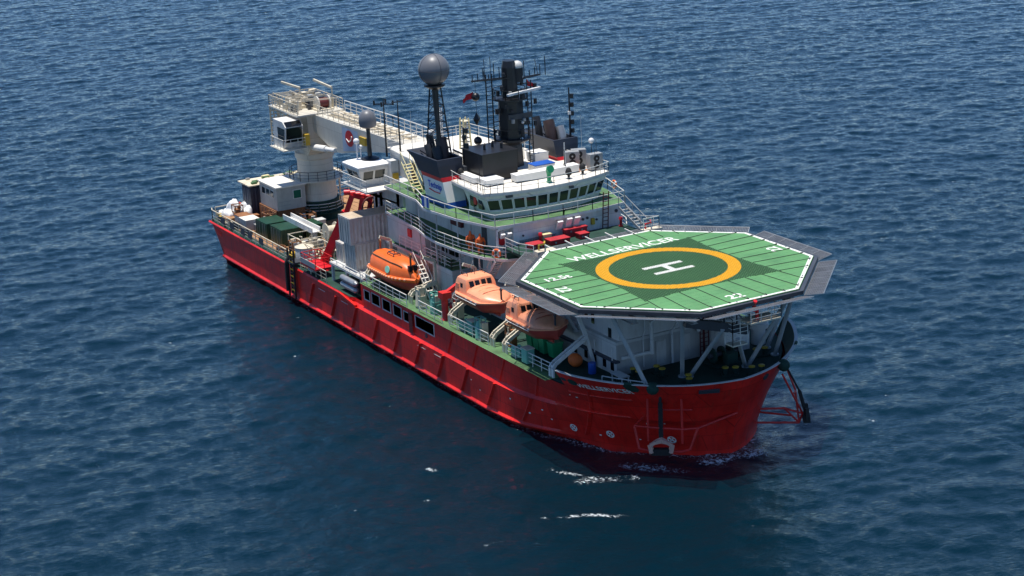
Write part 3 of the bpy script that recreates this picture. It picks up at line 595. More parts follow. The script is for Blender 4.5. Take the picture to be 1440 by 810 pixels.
# roof plate
yr = 6.45; RF = [(-41.0, 4.6), (-33.0, 5.3), (-29.0, 5.55), (-23.5, 6.3), (-19.6, yr)] + [(front(y, -17.35, 1.3, yr), y) for y in np.linspace(yr, 0.01, 12)]
b = MB(); b.prism(poly_sym(RF), 15.965, 16.20); roof = b.build('wheelhouse_roof', 'grey_white', ship)
b = MB(); b.prism(poly_sym([(x-0.05 if x > -21 else x+0.05, y-0.06 if y > 0.1 else y) for x, y in RF]), 16.204, 16.23); b.build('deck_covering', 'roof_white', roof)
b = MB(); b.box(-40.5, -22.8, -4.5, 4.5, 13.82, 15.96); aft_house = b.build('aft_house', 'white', ship)
for s_ in (-1, 1):
    railing(roof, [(x, s_*(y-0.08), 16.23) for x, y in RF if x > -34 and y > 5.0], 0.85, 2, 1.5, w=0.04)
    for x, m in ((-33.4,'maroon'),(-35.6,'maroon'),(-37.4,'white')): side_box(x, 14.85, 0.8, 1.85, s_, 4.51, m, 'door', aft_house, 0.06)
railing(roof, [(front(y, -17.45, 1.3, yr), y, 16.23) for y in np.linspace(-6.2, 6.2, 9)], 0.8, 2, 1.6, w=0.04)
railing(roof, [(-41.0,-4.5,16.23),(-41.0,4.5,16.23),(-33,5.2,16.23)], 0.95, 3, 1.5, w=0.045)
b = MB(); b.box(-17.4,-17.2,1.45,1.85,15.72,15.95); b.build('floodlight', 'steel_dark', roof)
b = MB(); b.box(-18.1,-17.85,-4.5,-3.9,15.72,15.95); b.build('air_vent', 'steel_dark', roof)
stairs(ship, (-31.4, -6.2, 13.9), (-34.4, -5.9, 16.2), 0.9, 'pale_yellow', 10)

# funnels: white panel with blue foot, red band, black hooded top with pipes
def funnel(s_):
    f = MB()
    def quad(x0, x1, y0, y1, z): return [(x0, s_*y0, z), (x1, s_*y0, z), (x1, s_*y1, z), (x0, s_*y1, z)]
    lo, mi, up = quad(-28.7,-24.5,5.0,6.85,14.35), quad(-28.9,-25.0,5.0,6.95,16.15), quad(-29.1,-25.1,4.9,7.05,16.55)
    f.loft([quad(-28.6,-24.4,5.0,6.8,13.82), lo]); o = f.build('funnel', 'blue', ship)
    b = MB(); b.loft([lo, mi]); b.build('funnel_panel', 'white_clean', o)
    b = MB(); b.loft([mi, up]); b.build('red_band', 'bright_red', o)
    b = MB(); a1, a2, a3 = quad(-29.2,-25.1,4.85,7.1,16.55), quad(-30.0,-25.2,4.75,7.25,17.55), quad(-31.2,-25.3,4.7,7.3,18.1)
    i3, i1 = quad(-30.9,-25.5,4.9,7.1,18.1), quad(-29.4,-25.3,5.0,6.95,16.8)
    b.loft([a1,a2,a3,i3,i1], True, True); b.build('funnel_hood', 'navy', o)
    for x, y, r, l, m in ((-27.0,5.6,0.52,2.9,'exhaust'),(-28.3,6.2,0.40,2.2,'soot'),(-29.2,5.6,0.34,2.9,'soot'),(-26.4,6.4,0.42,2.3,'galv' if s_ > 0 else 'soot')):
        b = MB(); b.tube([(x,s_*y,16.6),(x-0.25,s_*y,16.6+l*0.7),(x-0.6,s_*y,16.6+l)], r, 12); b.build('exhaust_pipe', m, o, smooth=40)
    b = MB(); b.beam((-30.5,s_*6.2,18.0),(-25.5,s_*6.0,17.3),0.14); b.beam((-29,s_*5.0,17.6),(-29,s_*7.0,17.6),0.12); b.build('brace', 'soot', o)
    return o
fs_ = funnel(-1); fp_ = funnel(1)
for s_, o in ((-1, fs_), (1, fp_)):
    xd = (1,0,0) if s_ < 0 else (-1,0,0); x0 = -27.9 if s_ < 0 else -25.6
    lettering('company_lettering', 'Technip', (x0, s_*6.945, 15.35), xd, (0,s_*0.03,1), 0.78, 'blue_text', o, 2.6, 0.02)
    b = MB(); b.tube([(x0+(0.2 if s_<0 else -0.2), s_*6.95, 15.12),(x0+(1.2 if s_<0 else -1.2), s_*6.94, 15.0),(x0+(2.2 if s_<0 else -2.2), s_*6.93, 15.02)], 0.05, 6); b.build('company_swoosh', 'bright_red', o)
# blue and white board on the bridge deck rail by the funnel
b = MB(); b.box(-26.6,-25.2,-8.35,-8.29,13.95,14.95); o = b.build('rail_board', 'white_clean', bridge_deck); b = MB(); b.box(-26.55,-26.1,-8.38,-8.355,14.0,14.9); b.build('board_stripe','blue',o); b = MB(); b.box(-25.6,-25.25,-8.38,-8.355,14.0,14.9); b.build('board_stripe','blue',o)

# aft control cabin on its platform beside the crane
b = MB(); b.box(-43.0,-37.3,-8.75,-4.5,12.95,13.1); plat = b.build('cabin_platform', 'grey_white', ship)
b = MB(); b.box(-42.9,-37.35,-8.65,-4.6,13.104,13.12); b.build('deck_covering', 'roof_white', plat)
railing(plat, [(-37.4,-8.65,13.12),(-42.9,-8.65,13.12),(-42.9,-4.6,13.12)], 1.0, 3, 1.4)
def cab_ring(z, g): return [(-42.2-g,-8.1-g,z),(-39.6+g,-8.1-g,z),(-39.6+g,-5.4,z),(-42.2-g,-5.4,z)]
b = MB(); b.loft([cab_ring(13.12,0),cab_ring(13.6,0.0),cab_ring(14.7,0.38),cab_ring(14.95,0.4)]); ccab = b.build('control_cabin', 'white', ship)
b = MB(); b.loft([cab_ring(14.955,0.5),cab_ring(15.1,0.5),cab_ring(15.3,0.1)]); b.build('cabin_roof', 'white_clean', ccab)
for y0, y1 in ((-7.95,-6.95),(-6.75,-5.75)):
    b = MB(); vs = [(-39.6+0.06,y0,13.75),(-39.6+0.06,y1,13.75),(-39.6+0.36,y1,14.6),(-39.6+0.36,y0,14.6)]; b.add(vs+[(x-0.08,y,z) for x,y,z in vs], [(0,1,2,3),(4,7,6,5),(0,4,5,1),(1,5,6,2),(2,6,7,3),(3,7,4,0)]); b.build('window','glass',ccab)
for x0, x1 in ((-42.0,-41.0),(-40.8,-39.8)):
    b = MB(); vs = [(x0,-8.16,13.75),(x1,-8.16,13.75),(x1+0.05,-8.46,14.6),(x0-0.05,-8.46,14.6)]; b.add(vs+[(x,y+0.08,z) for x,y,z in vs], [(0,1,2,3),(4,7,6,5),(0,4,5,1),(1,5,6,2),(2,6,7,3),(3,7,4,0)]); b.build('window','glass',ccab)
b = MB(); b.box(-39.58,-38.6,-5.4,-4.6,13.12,15.4); b.build('cable_trunk','grey_white',ccab); b = MB(); b.box(-38.6,-38.5,-5.3,-4.7,13.6,14.2); b.build('junction_box','yellow',ccab)
b = MB(); b.box(-44.0,-37.25,-5.0,5.0,5.3,12.18); b.box(-44.0,-37.25,-5.0,5.0,3.44,5.28); b.build('winch_house','grey_white',ship)
b = MB()
for x in (-42.6,-41.5,-37.8): b.beam((x,-5.3,3.44),(x,-5.3,12.95),0.2); b.beam((x,-5.3,11.4),(x,-8.4,12.95),0.16)
for z in (6.5,9.5): b.beam((-42.6,-5.3,z),(-37.8,-5.3,z),0.16); b.build('support_frame','cream',plat)
# ------------------------------------------------------------------ helideck
HZ = 12.75; hw = 11.0; hs = hw*math.tan(math.pi/8); cutx = 0.57
OCT = [(-hw+cutx,-hs-cutx),(-hs,-hw),(hs,-hw),(hw,-hs),(hw,hs),(hs,hw),(-hs,hw),(-hw+cutx,hs+cutx)]
def oct_scale(k): return [(x*k, y*k) for x, y in OCT]
b = MB(); b.prism(OCT, HZ-0.30, HZ); heli = b.build('helideck', 'heli_green', ship)
# aluminium plank seams are real joints: planks laid across the deck
def clip_y(x):
    pts = []
    for (x1,y1),(x2,y2) in zip(OCT, OCT[1:]+OCT[:1]):
        if (x1-x)*(x2-x) <= 0 and x1 != x2: pts.append(y1+(y2-y1)*(x-x1)/(x2-x1))
    return (min(pts), max(pts)) if len(pts) > 1 else (0, 0)
xs_ = np.linspace(-hw+cutx+0.02, hw-0.02, 31)
for x0, x1 in zip(xs_[:-1], xs_[1:]):
    a0, a1 = clip_y(x0+0.001); c0, c1 = clip_y(x1-0.001); k = 0.995
    b = MB(); b.prism([(x0+0.006,a0*k),(x1-0.006,c0*k),(x1-0.006,c1*k),(x0+0.006,a1*k)], HZ+0.001, HZ+0.02); b.build('plank', 'heli_green', heli)
def flat(poly, z, name, m): b = MB(); b.prism(poly, z, z+0.004); return b.build(name, m, heli)
ZT = HZ+0.024
for i in range(8):                                   # white perimeter line, one stroke per edge
    (x1,y1),(x2,y2) = OCT[i], OCT[(i+1)%8]; k = 0.972
    flat([(x1*0.997,y1*0.997),(x2*0.997,y2*0.997),(x2*k,y2*k),(x1*k,y1*k)], ZT, 'perimeter_line', 'mark_white')
n = 96; b = MB(); b.loft([[(r*math.cos(2*math.pi*j/n), r*math.sin(2*math.pi*j/n), z) for j in range(n)] for r, z in ((4.75,ZT),(5.8,ZT),(5.8,ZT+0.004),(4.75,ZT+0.004))]+[[(4.75*math.cos(2*math.pi*j/n), 4.75*math.sin(2*math.pi*j/n), ZT) for j in range(n)]], True, False); b.build('landing_circle', 'mark_yellow', heli)
b = MB(); b.box(-1.12,-0.62,-1.85,1.85,ZT,ZT+0.004); b.box(0.62,1.12,-1.85,1.85,ZT,ZT+0.004); b.box(-0.62,0.62,-0.27,0.27,ZT,ZT+0.004); b.build('landing_letter', 'mark_white', heli)
lettering('name_lettering', 'WELLSERVICER', (-6.25,-5.05,ZT+0.006), (0,1,0), (-1,0,0), 1.75, 'mark_white', heli, 10.5, 0.022)
lettering('weight_marking', '12.5t', (-2.65,-9.5,ZT+0.006), (0,1,0), (-1,0,0), 1.25, 'mark_white', heli, 2.2, 0.03)
lettering('size_marking', '22', (9.95,-1.05,ZT+0.006), (0,1,0), (-1,0,0), 1.35, 'mark_white', heli, 1.45, 0.03)
lettering('size_marking', '22', (-0.95,-9.35,ZT+0.006), (1,0,0), (0,1,0), 1.35, 'mark_white', heli, 1.3, 0.03).location = (0.15,-0.75,0)
lettering('size_marking', '22', (1.6,9.3,ZT+0.006), (-1,0,0), (0,-1,0), 1.35, 'mark_white', heli, 1.3, 0.03).location = (0,0.9,0)
# edge gutter, girders, struts
for i in range(8):
    (x1,y1),(x2,y2) = OCT[i], OCT[(i+1)%8]; b = MB(); k1, k2 = 1.004, 1.032
    b.add([(x*k, y*k, z) for z in (HZ-0.36, HZ-0.06) for k, (x, y) in ((k1,(x1,y1)),(k1,(x2,y2)),(k2,(x2,y2)),(k2,(x1,y1)))], [(3,2,1,0),(4,5,6,7),(0,1,5,4),(1,2,6,5),(2,3,7,6),(3,0,4,7)]); b.build('edge_gutter', 'steel_dark', heli)
for x in (-8.0,-4.0,0.0,4.0,8.0):
    a, c = clip_y(x); b = MB(); b.box(x-0.12,x+0.12,a*0.97,c*0.97,HZ-0.62,HZ-0.31); b.box(x-0.25,x+0.25,a*0.97,c*0.97,HZ-0.66,HZ-0.62); b.build('girder', 'grey_steel', heli)
for y in (-8.0,-4.5,0.0,4.5,8.0):
    lim = 10.2 if abs(y) < 5 else 7.4; b = MB(); b.box(-lim+0.6,lim,y-0.14,y+0.14,HZ-1.15,HZ-0.67); b.box(-lim+0.6,lim,y-0.28,y+0.28,HZ-1.2,HZ-1.151); b.build('girder', 'grey_steel', heli)
def strut(p, q, r=0.17): b = MB(); b.tube([p, q], r, 12); b.tube([q, Vector(q)+Vector((0,0,0.12))], r*2, 10); return b.build('strut', 'strut', heli, smooth=40)
strut((5.2,-8.6,11.6),(5.95,-5.95,5.28)); strut((8.5,-4.5,11.6),(4.6,-2.0,5.28)); strut((9.6,-1.6,10.4),(5.0,-1.6,5.28)); strut((9.6,-0.2,9.4),(5.7,3.3,5.28))
strut((9.6,4.5,11.6),(5.75,3.45,5.28)); strut((8.0,6.4,11.6),(4.8,6.85,5.28)); strut((-6,-8,11.6),(-4.4,-6.1,7.6)); strut((-6,8,11.6),(-4.4,6.1,7.6)); strut((5.2,8.6,11.6),(3.0,7.4,5.28))
b = MB()                                             # truss gangway under the forward edge
b.beam((8.7,-4.4,11.3),(9.8,0.6,10.0),0.5,0.7); 
for k in range(6):
    t = k/5; p = Vector((8.9,-4.4,11.5)).lerp(Vector((10.0,0.6,10.3)), t); b.beam(p, p+Vector((0,0,1.0)), 0.09)
    if k < 5: q = Vector((8.9,-4.4,11.5)).lerp(Vector((10.0,0.6,10.3)), t+0.2); b.beam(p+Vector((0,0,1.0)), q, 0.07)
b.build('access_truss', 'steel_dark', heli)
b = MB(); b.box(10.0,11.6,-0.4,2.4,11.0,11.12); ap = b.build('access_platform', 'cream', heli)
railing(ap, [(10.0,2.4,11.12),(11.6,2.4,11.12),(11.6,-0.4,11.12)], 1.0, 3, 0.9, w=0.05)
b = MB(); b.box(9.2,10.2,-1.1,0.3,9.0,9.1); ap2 = b.build('access_platform', 'cream', heli); railing(ap2, [(9.2,-1.1,9.1),(10.2,-1.1,9.1),(10.2,0.3,9.1)], 2.0, 6, 0.7, w=0.05)
b = MB(); b.tube([(11.2,0.2,11.9),(11.2,0.2,12.5),(11.35,0.2,12.75)], 0.16, 10); b.tube([(11.0,0.6,11.15),(11.0,0.6,11.9)],0.14,10); b.build('foam_monitor', 'bright_red', heli, smooth=40)
# perimeter safety net panels
def net_panel(wid, dep):
    b = MB()
    for t in (0, 1): b.beam((wid*t,0,0),(wid*t,dep,0),0.05)
    b.beam((0,dep,0),(wid,dep,0),0.06); b.beam((0,0.02,0),(wid,0.02,0),0.05)
    fr = b
    g = MB(); nx, ny = int(wid/0.13), int(dep/0.13)
    for i in range(1, nx): g.beam((wid*i/nx,0,-0.02),(wid*i/nx,dep,-0.02),0.024,0.02)
    for i in range(1, ny): g.beam((0,dep*i/ny,-0.025),(wid,dep*i/ny,-0.025),0.024,0.02)
    return fr, g
protos = {}
for i in range(8):
    (x1,y1),(x2,y2) = OCT[i], OCT[(i+1)%8]
    e = Vector((x2-x1, y2-y1, 0)); L = e.length; e.normalize(); out = Vector((e.y, -e.x, 0))
    npan = 6; wid = L/npan; dep = 1.5
    key = round(wid, 2)
    if key not in protos:
        f, g = net_panel(wid*0.985, dep); fo = f.build('net_frame', 'galv', heli); go = g.build('net_mesh', 'net_wire', fo); protos[key] = fo; used = False
    else: used = True
    for k in range(npan):
        p = Vector((x1, y1, 0)) + e*(wid*(k+0.0075)); p = p*1.0 + out*0.38; p.z = HZ-0.50
        tilt = {0:R(12),1:R(10),2:R(14),3:R(14),4:R(8),5:R(12),6:R(18),7:R(6)}[i]
        o = protos[key] if (k == 0 and not used) else dup(protos[key], parent=heli)
        v = (out*math.cos(tilt) + Vector((0,0,1))*math.sin(tilt)); nrm = e.cross(v)
        o.matrix_local = Matrix(((e.x,v.x,nrm.x,p.x),(e.y,v.y,nrm.y,p.y),(e.z,v.z,nrm.z,p.z),(0,0,0,1)))
# deck edge lights
for i in range(8):
    (x1,y1),(x2,y2) = OCT[i], OCT[(i+1)%8]
    for k in range(4):
        t = (k+0.5)/4; x, y = x1+(x2-x1)*t, y1+(y2-y1)*t; b = MB(); b.lathe([(0.055,0),(0.055,0.05),(0.03,0.09)], (x*0.985,y*0.985,HZ+0.028), 8); b.build('edge_light', 'galv', heli)
# landing net: ropes stretched over the circle, tied off to the edge
net = thing('landing_net', 'dark rope landing net stretched across the helideck circle', 'net', (0,0,HZ+0.03))
def net_half(t, q): return 5.55 + 1.05*abs(t/6.2)**2.2*q
b = MB(); step = 0.245; k = -6.37
while k <= 6.38:
    # scalloped sides: the net is pulled out to its four corners
    h = 5.95 + 0.45*(abs(k)/6.4)**2
    if True:
        lim = h if abs(k) <= 5.95 else None
        if lim: b.beam((-lim,k,0.012),(lim,k,0.012),0.055,0.02); b.beam((k,-lim,0.022),(k,lim,0.022),0.055,0.02)
        else:
            a = 6.4*((abs(k)-5.95)/0.45)**0.5
            for s_ in (-1, 1): b.beam((s_*a,k,0.012),(s_*h,k,0.012),0.055,0.02); b.beam((k,s_*a,0.022),(k,s_*h,0.022),0.055,0.02)
    k += step
net_m = b.build('net_mesh', 'net_painted', net)
def edge_dist(px, py, dx, dy):
    best = 99
    for (x1,y1),(x2,y2) in zip(OCT, OCT[1:]+OCT[:1]):
        ex, ey = x2-x1, y2-y1; den = dx*ey-dy*ex
        if abs(den) < 1e-9: continue
        t = ((x1-px)*ey-(y1-py)*ex)/den; u = ((x1-px)*dy-(y1-py)*dx)/den
        if t > 0 and -1e-6 <= u <= 1+1e-6: best = min(best, t)
    return best
for side in range(4):
    for j in range(-4, 5):
        t = j*1.55+(0.75 if side == 3 else 0); h = 5.95+0.45*(abs(t)/6.4)**2
        p = {0:(h,t),1:(-h,t),2:(t,h),3:(t,-h)}[side]; d = {0:(1,0.03*j),1:(-1,0.03*j),2:(0.03*j,1),3:(0.03*j,-1)}[side]
        L = edge_dist(*p, *d)*0.955
        if side == 1: p = (-7.85, t+0.03*j*(7.85-h)); L = edge_dist(*p, *d)*0.9
        b = MB(); b.tube([(p[0],p[1],0.03),(p[0]+d[0]*L,p[1]+d[1]*L,0.012)], 0.022, 5); b.tube([(p[0]+d[0]*L*0.96,p[1]+d[1]*L*0.96,0.03),(p[0]+d[0]*L,p[1]+d[1]*L,0.03)],0.06,6); b.build('tie_rope', 'rope_dark', net)
# aft access platform with equipment between helideck and wheelhouse front
b = MB(); b.box(-16.3,-13.25,-6.0,6.3,11.75,11.9); acc = b.build('aft_access_platform', 'dark_green', heli)
b = MB(); b.box(-13.15,1.15,-5.55,5.55,11.555,11.57); b.build('deck_covering', 'dark_green', upper_house)  # dark sheet added over the sunlit roof, the gap's shade put into its colour
for y in (-5.0,5.6):
    b = MB(); b.box(-11.2,-10.5,y-0.9,y+0.9,12.3,12.76); b.build('landing_step', 'cream', heli)
    b = MB(); b.tube([(-11.0,y-0.5,12.8),(-11.0,y-0.5,13.2),(-10.6,y-0.2,13.35),(-11.4,y+0.3,13.3)],0.08,8); b.build('foam_monitor', 'yellow' if y < 0 else 'bright_red', heli, smooth=40)
railing(heli, [(-11.2,-5.9,12.2),(-13.5,-6.0,11.9),(-15.8,-6.0,11.9)], 1.0, 3, 1.2, w=0.05); railing(heli, [(-10.7,4.7,12.76),(-10.7,6.3,12.76),(-12.4,6.3,12.4),(-15.8,6.3,11.9)], 1.0, 3, 1.0, w=0.05)
stairs(heli, (-12.0,5.6,12.4), (-15.9,5.9,13.6), 0.7, 'grey_steel', 8)
for y in (-4.0,-2.0,0.0,2.0,4.0):
    b = MB(); b.beam((-10.5,y,12.5),(-12.6,y,12.62),0.08); b.build('net_arm','rail',heli)
# ------------------------------------------------------------------ lifeboats
def boat_section(x, L, B, blunt):
    t = x/L
    w = min(1, (0.72+2.2*t)) if t < 0.13 else 1.0
    nose = 1-max(0, (t-(1-blunt))/blunt)**1.6
    return B*w*max(0.02, nose)
def tower_lifeboat(label, loc):
    r = thing('lifeboat', label, 'lifeboat', loc, 0, 'towered lifeboats in their davits')
    L, B = 5.9, 1.75; N = 22
    xs = [L*i/N for i in range(N+1)]
    def hullring(x):
        w = boat_section(x, L, B, 0.24); t = x/L; keel = -1.15+0.35*max(0,(t-0.7)/0.3)**2
        return [(x,-w,0.0),(x,-w*0.97,-0.35),(x,-w*0.72,keel+0.3),(x,-0.10,keel),(x,0.10,keel),(x,w*0.72,keel+0.3),(x,w*0.97,-0.35),(x,w,0.0)]
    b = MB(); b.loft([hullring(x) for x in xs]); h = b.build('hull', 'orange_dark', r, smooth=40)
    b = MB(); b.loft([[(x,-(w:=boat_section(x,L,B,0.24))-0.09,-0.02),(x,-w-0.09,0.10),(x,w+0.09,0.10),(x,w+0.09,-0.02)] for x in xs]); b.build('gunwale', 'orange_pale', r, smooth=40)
    # rounded forward canopy
    def can(x):
        t = x/L; w = boat_section(x, L, B, 0.24)*0.86; hh = 0.76*max(0.05, 1-max(0,(t-0.66)/0.34)**1.5*0.9)*(1-0.12*t)
        return [(x, -w*math.cos(math.pi*j/10)*(1.0), 0.10+hh*math.sin(math.pi*j/10)**0.75) for j in range(11)]
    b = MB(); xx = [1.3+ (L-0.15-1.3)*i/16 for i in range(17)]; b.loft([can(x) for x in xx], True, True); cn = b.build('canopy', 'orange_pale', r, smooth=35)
    b = MB(); b.beam((2.4,0,0.82),(4.4,0,0.64),0.5,0.05); b.build('hatch', 'orange_pale', cn)
    # steering tower aft
    def tw(z, g): return [(0.12+g*0.6,-1.5+g,z),(2.15-g*1.6,-1.5+g,z),(2.15-g*1.6,1.5-g,z),(0.12+g*0.6,1.5-g,z)]
    b = MB(); b.loft([tw(0.1,0),tw(0.95,0.10),tw(1.32,0.24),tw(1.48,0.5)]); t_ = b.build('steering_tower', 'orange_pale', r, smooth=25)
    for s_ in (-1,1):
        b = MB(); y = s_*1.42; b.box(1.05,1.42,min(y-0.03,y+0.03),max(y-0.03,y+0.03),0.62,0.98); b.build('window', 'glass_black', t_)
    for y in (-0.85,-0.3,0.3,0.85):
        b = MB(); vs = [(2.08,y-0.2,0.78),(2.08,y+0.2,0.78),(1.86,y+0.2,1.18),(1.86,y-0.2,1.18)]; b.add([(x+0.06,yy,z) for x,yy,z in vs]+[(x-0.06,yy,z) for x,yy,z in vs], [(0,1,2,3),(4,7,6,5),(0,4,5,1),(1,5,6,2),(2,6,7,3),(3,7,4,0)]); b.build('window', 'glass_black', t_)
    for x in (0.35, L-0.35):
        b = MB(); b.beam((x,0,0.2),(x,0,1.75 if x < 1 else 1.15),0.12); b.disc((x,0,1.75 if x < 1 else 1.15),(0,1,0),0.16,0.1); b.build('lifting_hook','steel_dark',r)
    b = MB(); b.beam((0.3,0,-1.15),(5.2,0,-1.15),0.14,0.2); b.build('keel','orange_dark',r)
    b = MB()
    for s_ in (-1,1): b.tube([(x, s_*(boat_section(x,L,B,0.24)+0.1), -0.12+0.08*math.sin(i*math.pi)) for i, x in enumerate(np.linspace(0.3,4.4,12))], 0.03, 5)
    b.build('grab_line','white_clean',r)
    for x in (2.7,3.6,4.4):
        w = boat_section(x,L,B,0.24)+0.095
        for s_ in (-1,1): b = MB(); y0, y1 = sorted((s_*w, s_*(w+0.012))); b.box(x-0.16,x+0.16,y0,y1,0.0,0.09); b.build('reflective_tape','white_clean',r)
    for s_ in (-1,1): b = MB(); y0, y1 = sorted((s_*1.46, s_*1.50)); b.box(0.3,0.85,y0,y1,0.18,0.85); d = b.build('side_hatch','orange_pale',t_); b = MB(); y0, y1 = sorted((s_*1.50, s_*1.53)); b.box(0.72,0.80,y0,y1,0.45,0.55); b.build('latch','steel_dark',t_)
    b = MB(); b.tube([(0.3,-0.9,1.45),(0.3,-0.9,1.72),(1.3,-0.85,1.72),(1.3,-0.85,1.45)],0.03,6); b.tube([(0.3,0.9,1.45),(0.3,0.9,1.72),(1.3,0.85,1.72),(1.3,0.85,1.45)],0.03,6); b.build('roof_rail','steel_dark',t_)
    b = MB(); b.tube([(1.0,0,1.48),(1.0,0,2.0)],0.03,6); b.build('mast_light','steel_dark',t_)
    for x in (2.6,3.4,4.2): b = MB(); b.tube([(x,-1.38*(1-0.0),0.28),(x,-0.9,0.70),(x,0,0.86-0.1*(x-2.6)/2),(x,0.9,0.70),(x,1.38,0.28)],0.025,5); b.build('moulding_seam','orange_dark',cn)
    for x in (0.35, L-0.35): b = MB(); b.tube([(x,0,1.8 if x < 1 else 1.2),(x+(-0.6 if x < 1 else 0.6),0.6,2.3)],0.03,6); b.build('fall_wire','steel_dark',r)
    return r
tower_lifeboat('pale orange lifeboat with steering tower, fully in sun behind the other towered one', (-17.6,-8.72,8.55))
tower_lifeboat('orange lifeboat with steering tower tucked half under the helideck netting', (-8.85,-8.72,8.55))
lb = thing('lifeboat', 'bright orange rounded lifeboat with thick fender bulge and mint sticker', 'lifeboat', (-34.9,-9.2,7.0))
L1, B1 = 8.0, 1.45
def w1(x): t = x/L1; return B1*max(0.03, (1-max(0,(0.22-t)/0.22)**2.4*0.75))*max(0.03, 1-max(0,(t-0.60)/0.40)**2.0)
xs1 = [L1*i/26 for i in range(27)]
b = MB(); b.loft([[(x,-(w:=w1(x))*1.0,0.05),(x,-w*0.96,-0.4),(x,-w*0.6,-0.95),(x,-0.08,-1.1+0.3*(x/L1)**6),(x,0.08,-1.1+0.3*(x/L1)**6),(x,w*0.6,-0.95),(x,w*0.96,-0.4),(x,w,0.05)] for x in xs1]); b.build('hull','orange_dark',lb,smooth=45)
b = MB(); b.loft([[(x,s*(w1(x)*f+o_),z) for s,f,o_,z in ((-1,1,0.02,-0.18),(-1,1,0.16,-0.08),(-1,1,0.17,0.12),(-1,1,0.02,0.24),(1,1,0.02,0.24),(1,1,0.17,0.12),(1,1,0.16,-0.08),(1,1,0.02,-0.18))] for x in xs1]); fb = b.build('fender_bulge','orange',lb,smooth=45)
def cap1(x):
    t = x/L1; w = w1(x)*0.97; hh = 1.32*max(0.04,1-max(0,(t-0.70)/0.30)**2.2)*max(0.1,1-max(0,(0.14-t)/0.14)**2.5*0.75)
    pr = [(-1,0.0),(-0.97,0.28),(-0.86,0.60),(-0.66,0.84),(-0.36,0.97),(0,1.0),(0.36,0.97),(0.66,0.84),(0.86,0.60),(0.97,0.28),(1,0.0)]
    return [(x, a*w, 0.22+hh*c) for a, c in pr]
b = MB(); b.loft([cap1(x) for x in xs1]); cp = b.build('canopy','orange',lb,smooth=45)
for s_ in (-1,1):
    b = MB(); b.tube([(x, s_*w1(x)*0.70, 0.24+1.32*0.83*max(0.04,1-max(0,(x/L1-0.70)/0.30)**2.2)) for x in np.linspace(0.9,6.6,14)], 0.045, 6); b.build('grab_rail','rusty',cp)
for x in np.linspace(0.5,7.2,17):
    b = MB(); b.ball((x,-(w1(x)+0.17),0.10),0.13,8,6); b.build('fender_pad','orange_pale',fb,smooth=60)
b = MB(); b.tube([(3.0,-0.35,1.57),(3.1,-0.3,1.77),(4.2,-0.3,1.75),(4.3,-0.35,1.55)],0.05,6); b.tube([(3.0,0.35,1.57),(3.1,0.3,1.77),(4.2,0.3,1.75),(4.3,0.35,1.55)],0.05,6); b.beam((3.1,-0.3,1.77),(3.1,0.3,1.77),0.08); b.beam((4.2,-0.3,1.75),(4.2,0.3,1.75),0.08); b.build('hatch_frame','steel_dark',cp)
b = MB(); p = Vector((5.0,-w1(5.0)*0.965,0.72)); 
b.tube([p, p+Vector((0.01,-0.05,0.01))],0.33,16); b.build('sticker','reflect',cp)
b = MB(); b.box(7.15,7.5,-0.42,-0.05,0.85,1.35); b.build('window','glass_black',cp); b = MB(); b.box(7.15,7.5,0.05,0.42,0.85,1.35); b.build('window','glass_black',cp)
for x in (0.8,7.0): b = MB(); b.beam((x,0,1.0),(x,0,2.2),0.14); b.disc((x,0,2.2),(0,1,0),0.2,0.12); b.build('lifting_hook','rusty',lb)
# davits: foot at deck edge, arm leaning inboard under the boat
def davit(x, s_, m='grey_white', ztop=8.0, yin=6.9):
    b = MB()
    pts = [(x,s_*10.2,5.28),(x,s_*10.2,6.0),(x,s_*9.9,6.35),(x,s_*yin,ztop)]
    for dx in (-0.22,0.22):
        for p, q in zip(pts[:-1],pts[1:]): b.beam((p[0]+dx,p[1],p[2]),(q[0]+dx,q[1],q[2]),0.13,0.30)
    for k in range(7): t = k/6; b.beam((x-0.2,s_*(10.1+(yin-10.1)*t),6.15+(ztop-6.2)*t),(x+0.2,s_*(10.1+(yin-10.1)*t),6.15+(ztop-6.2)*t),0.08,0.18)
    o = b.build('davit',m,ship)
    b = MB(); b.beam((x,s_*yin,ztop),(x,s_*(yin-0.7),5.4),0.22); b.beam((x,s_*yin,ztop),(x,s_*7.6,ztop+1.9),0.22,0.3); b.beam((x,s_*7.6,ztop+1.9),(x,s_*8.7,ztop+2.4),0.2,0.28); b.build('davit_post',m,o)
    return o
for s_ in (-1,1):
    for x in (-18.7,-11.25,-9.15,-1.65): davit(x, s_, 'white' if x > -3 else 'cream')
    for x in (-35.2,-26.3): davit(x, s_, 'cream', 6.9, 7.6)
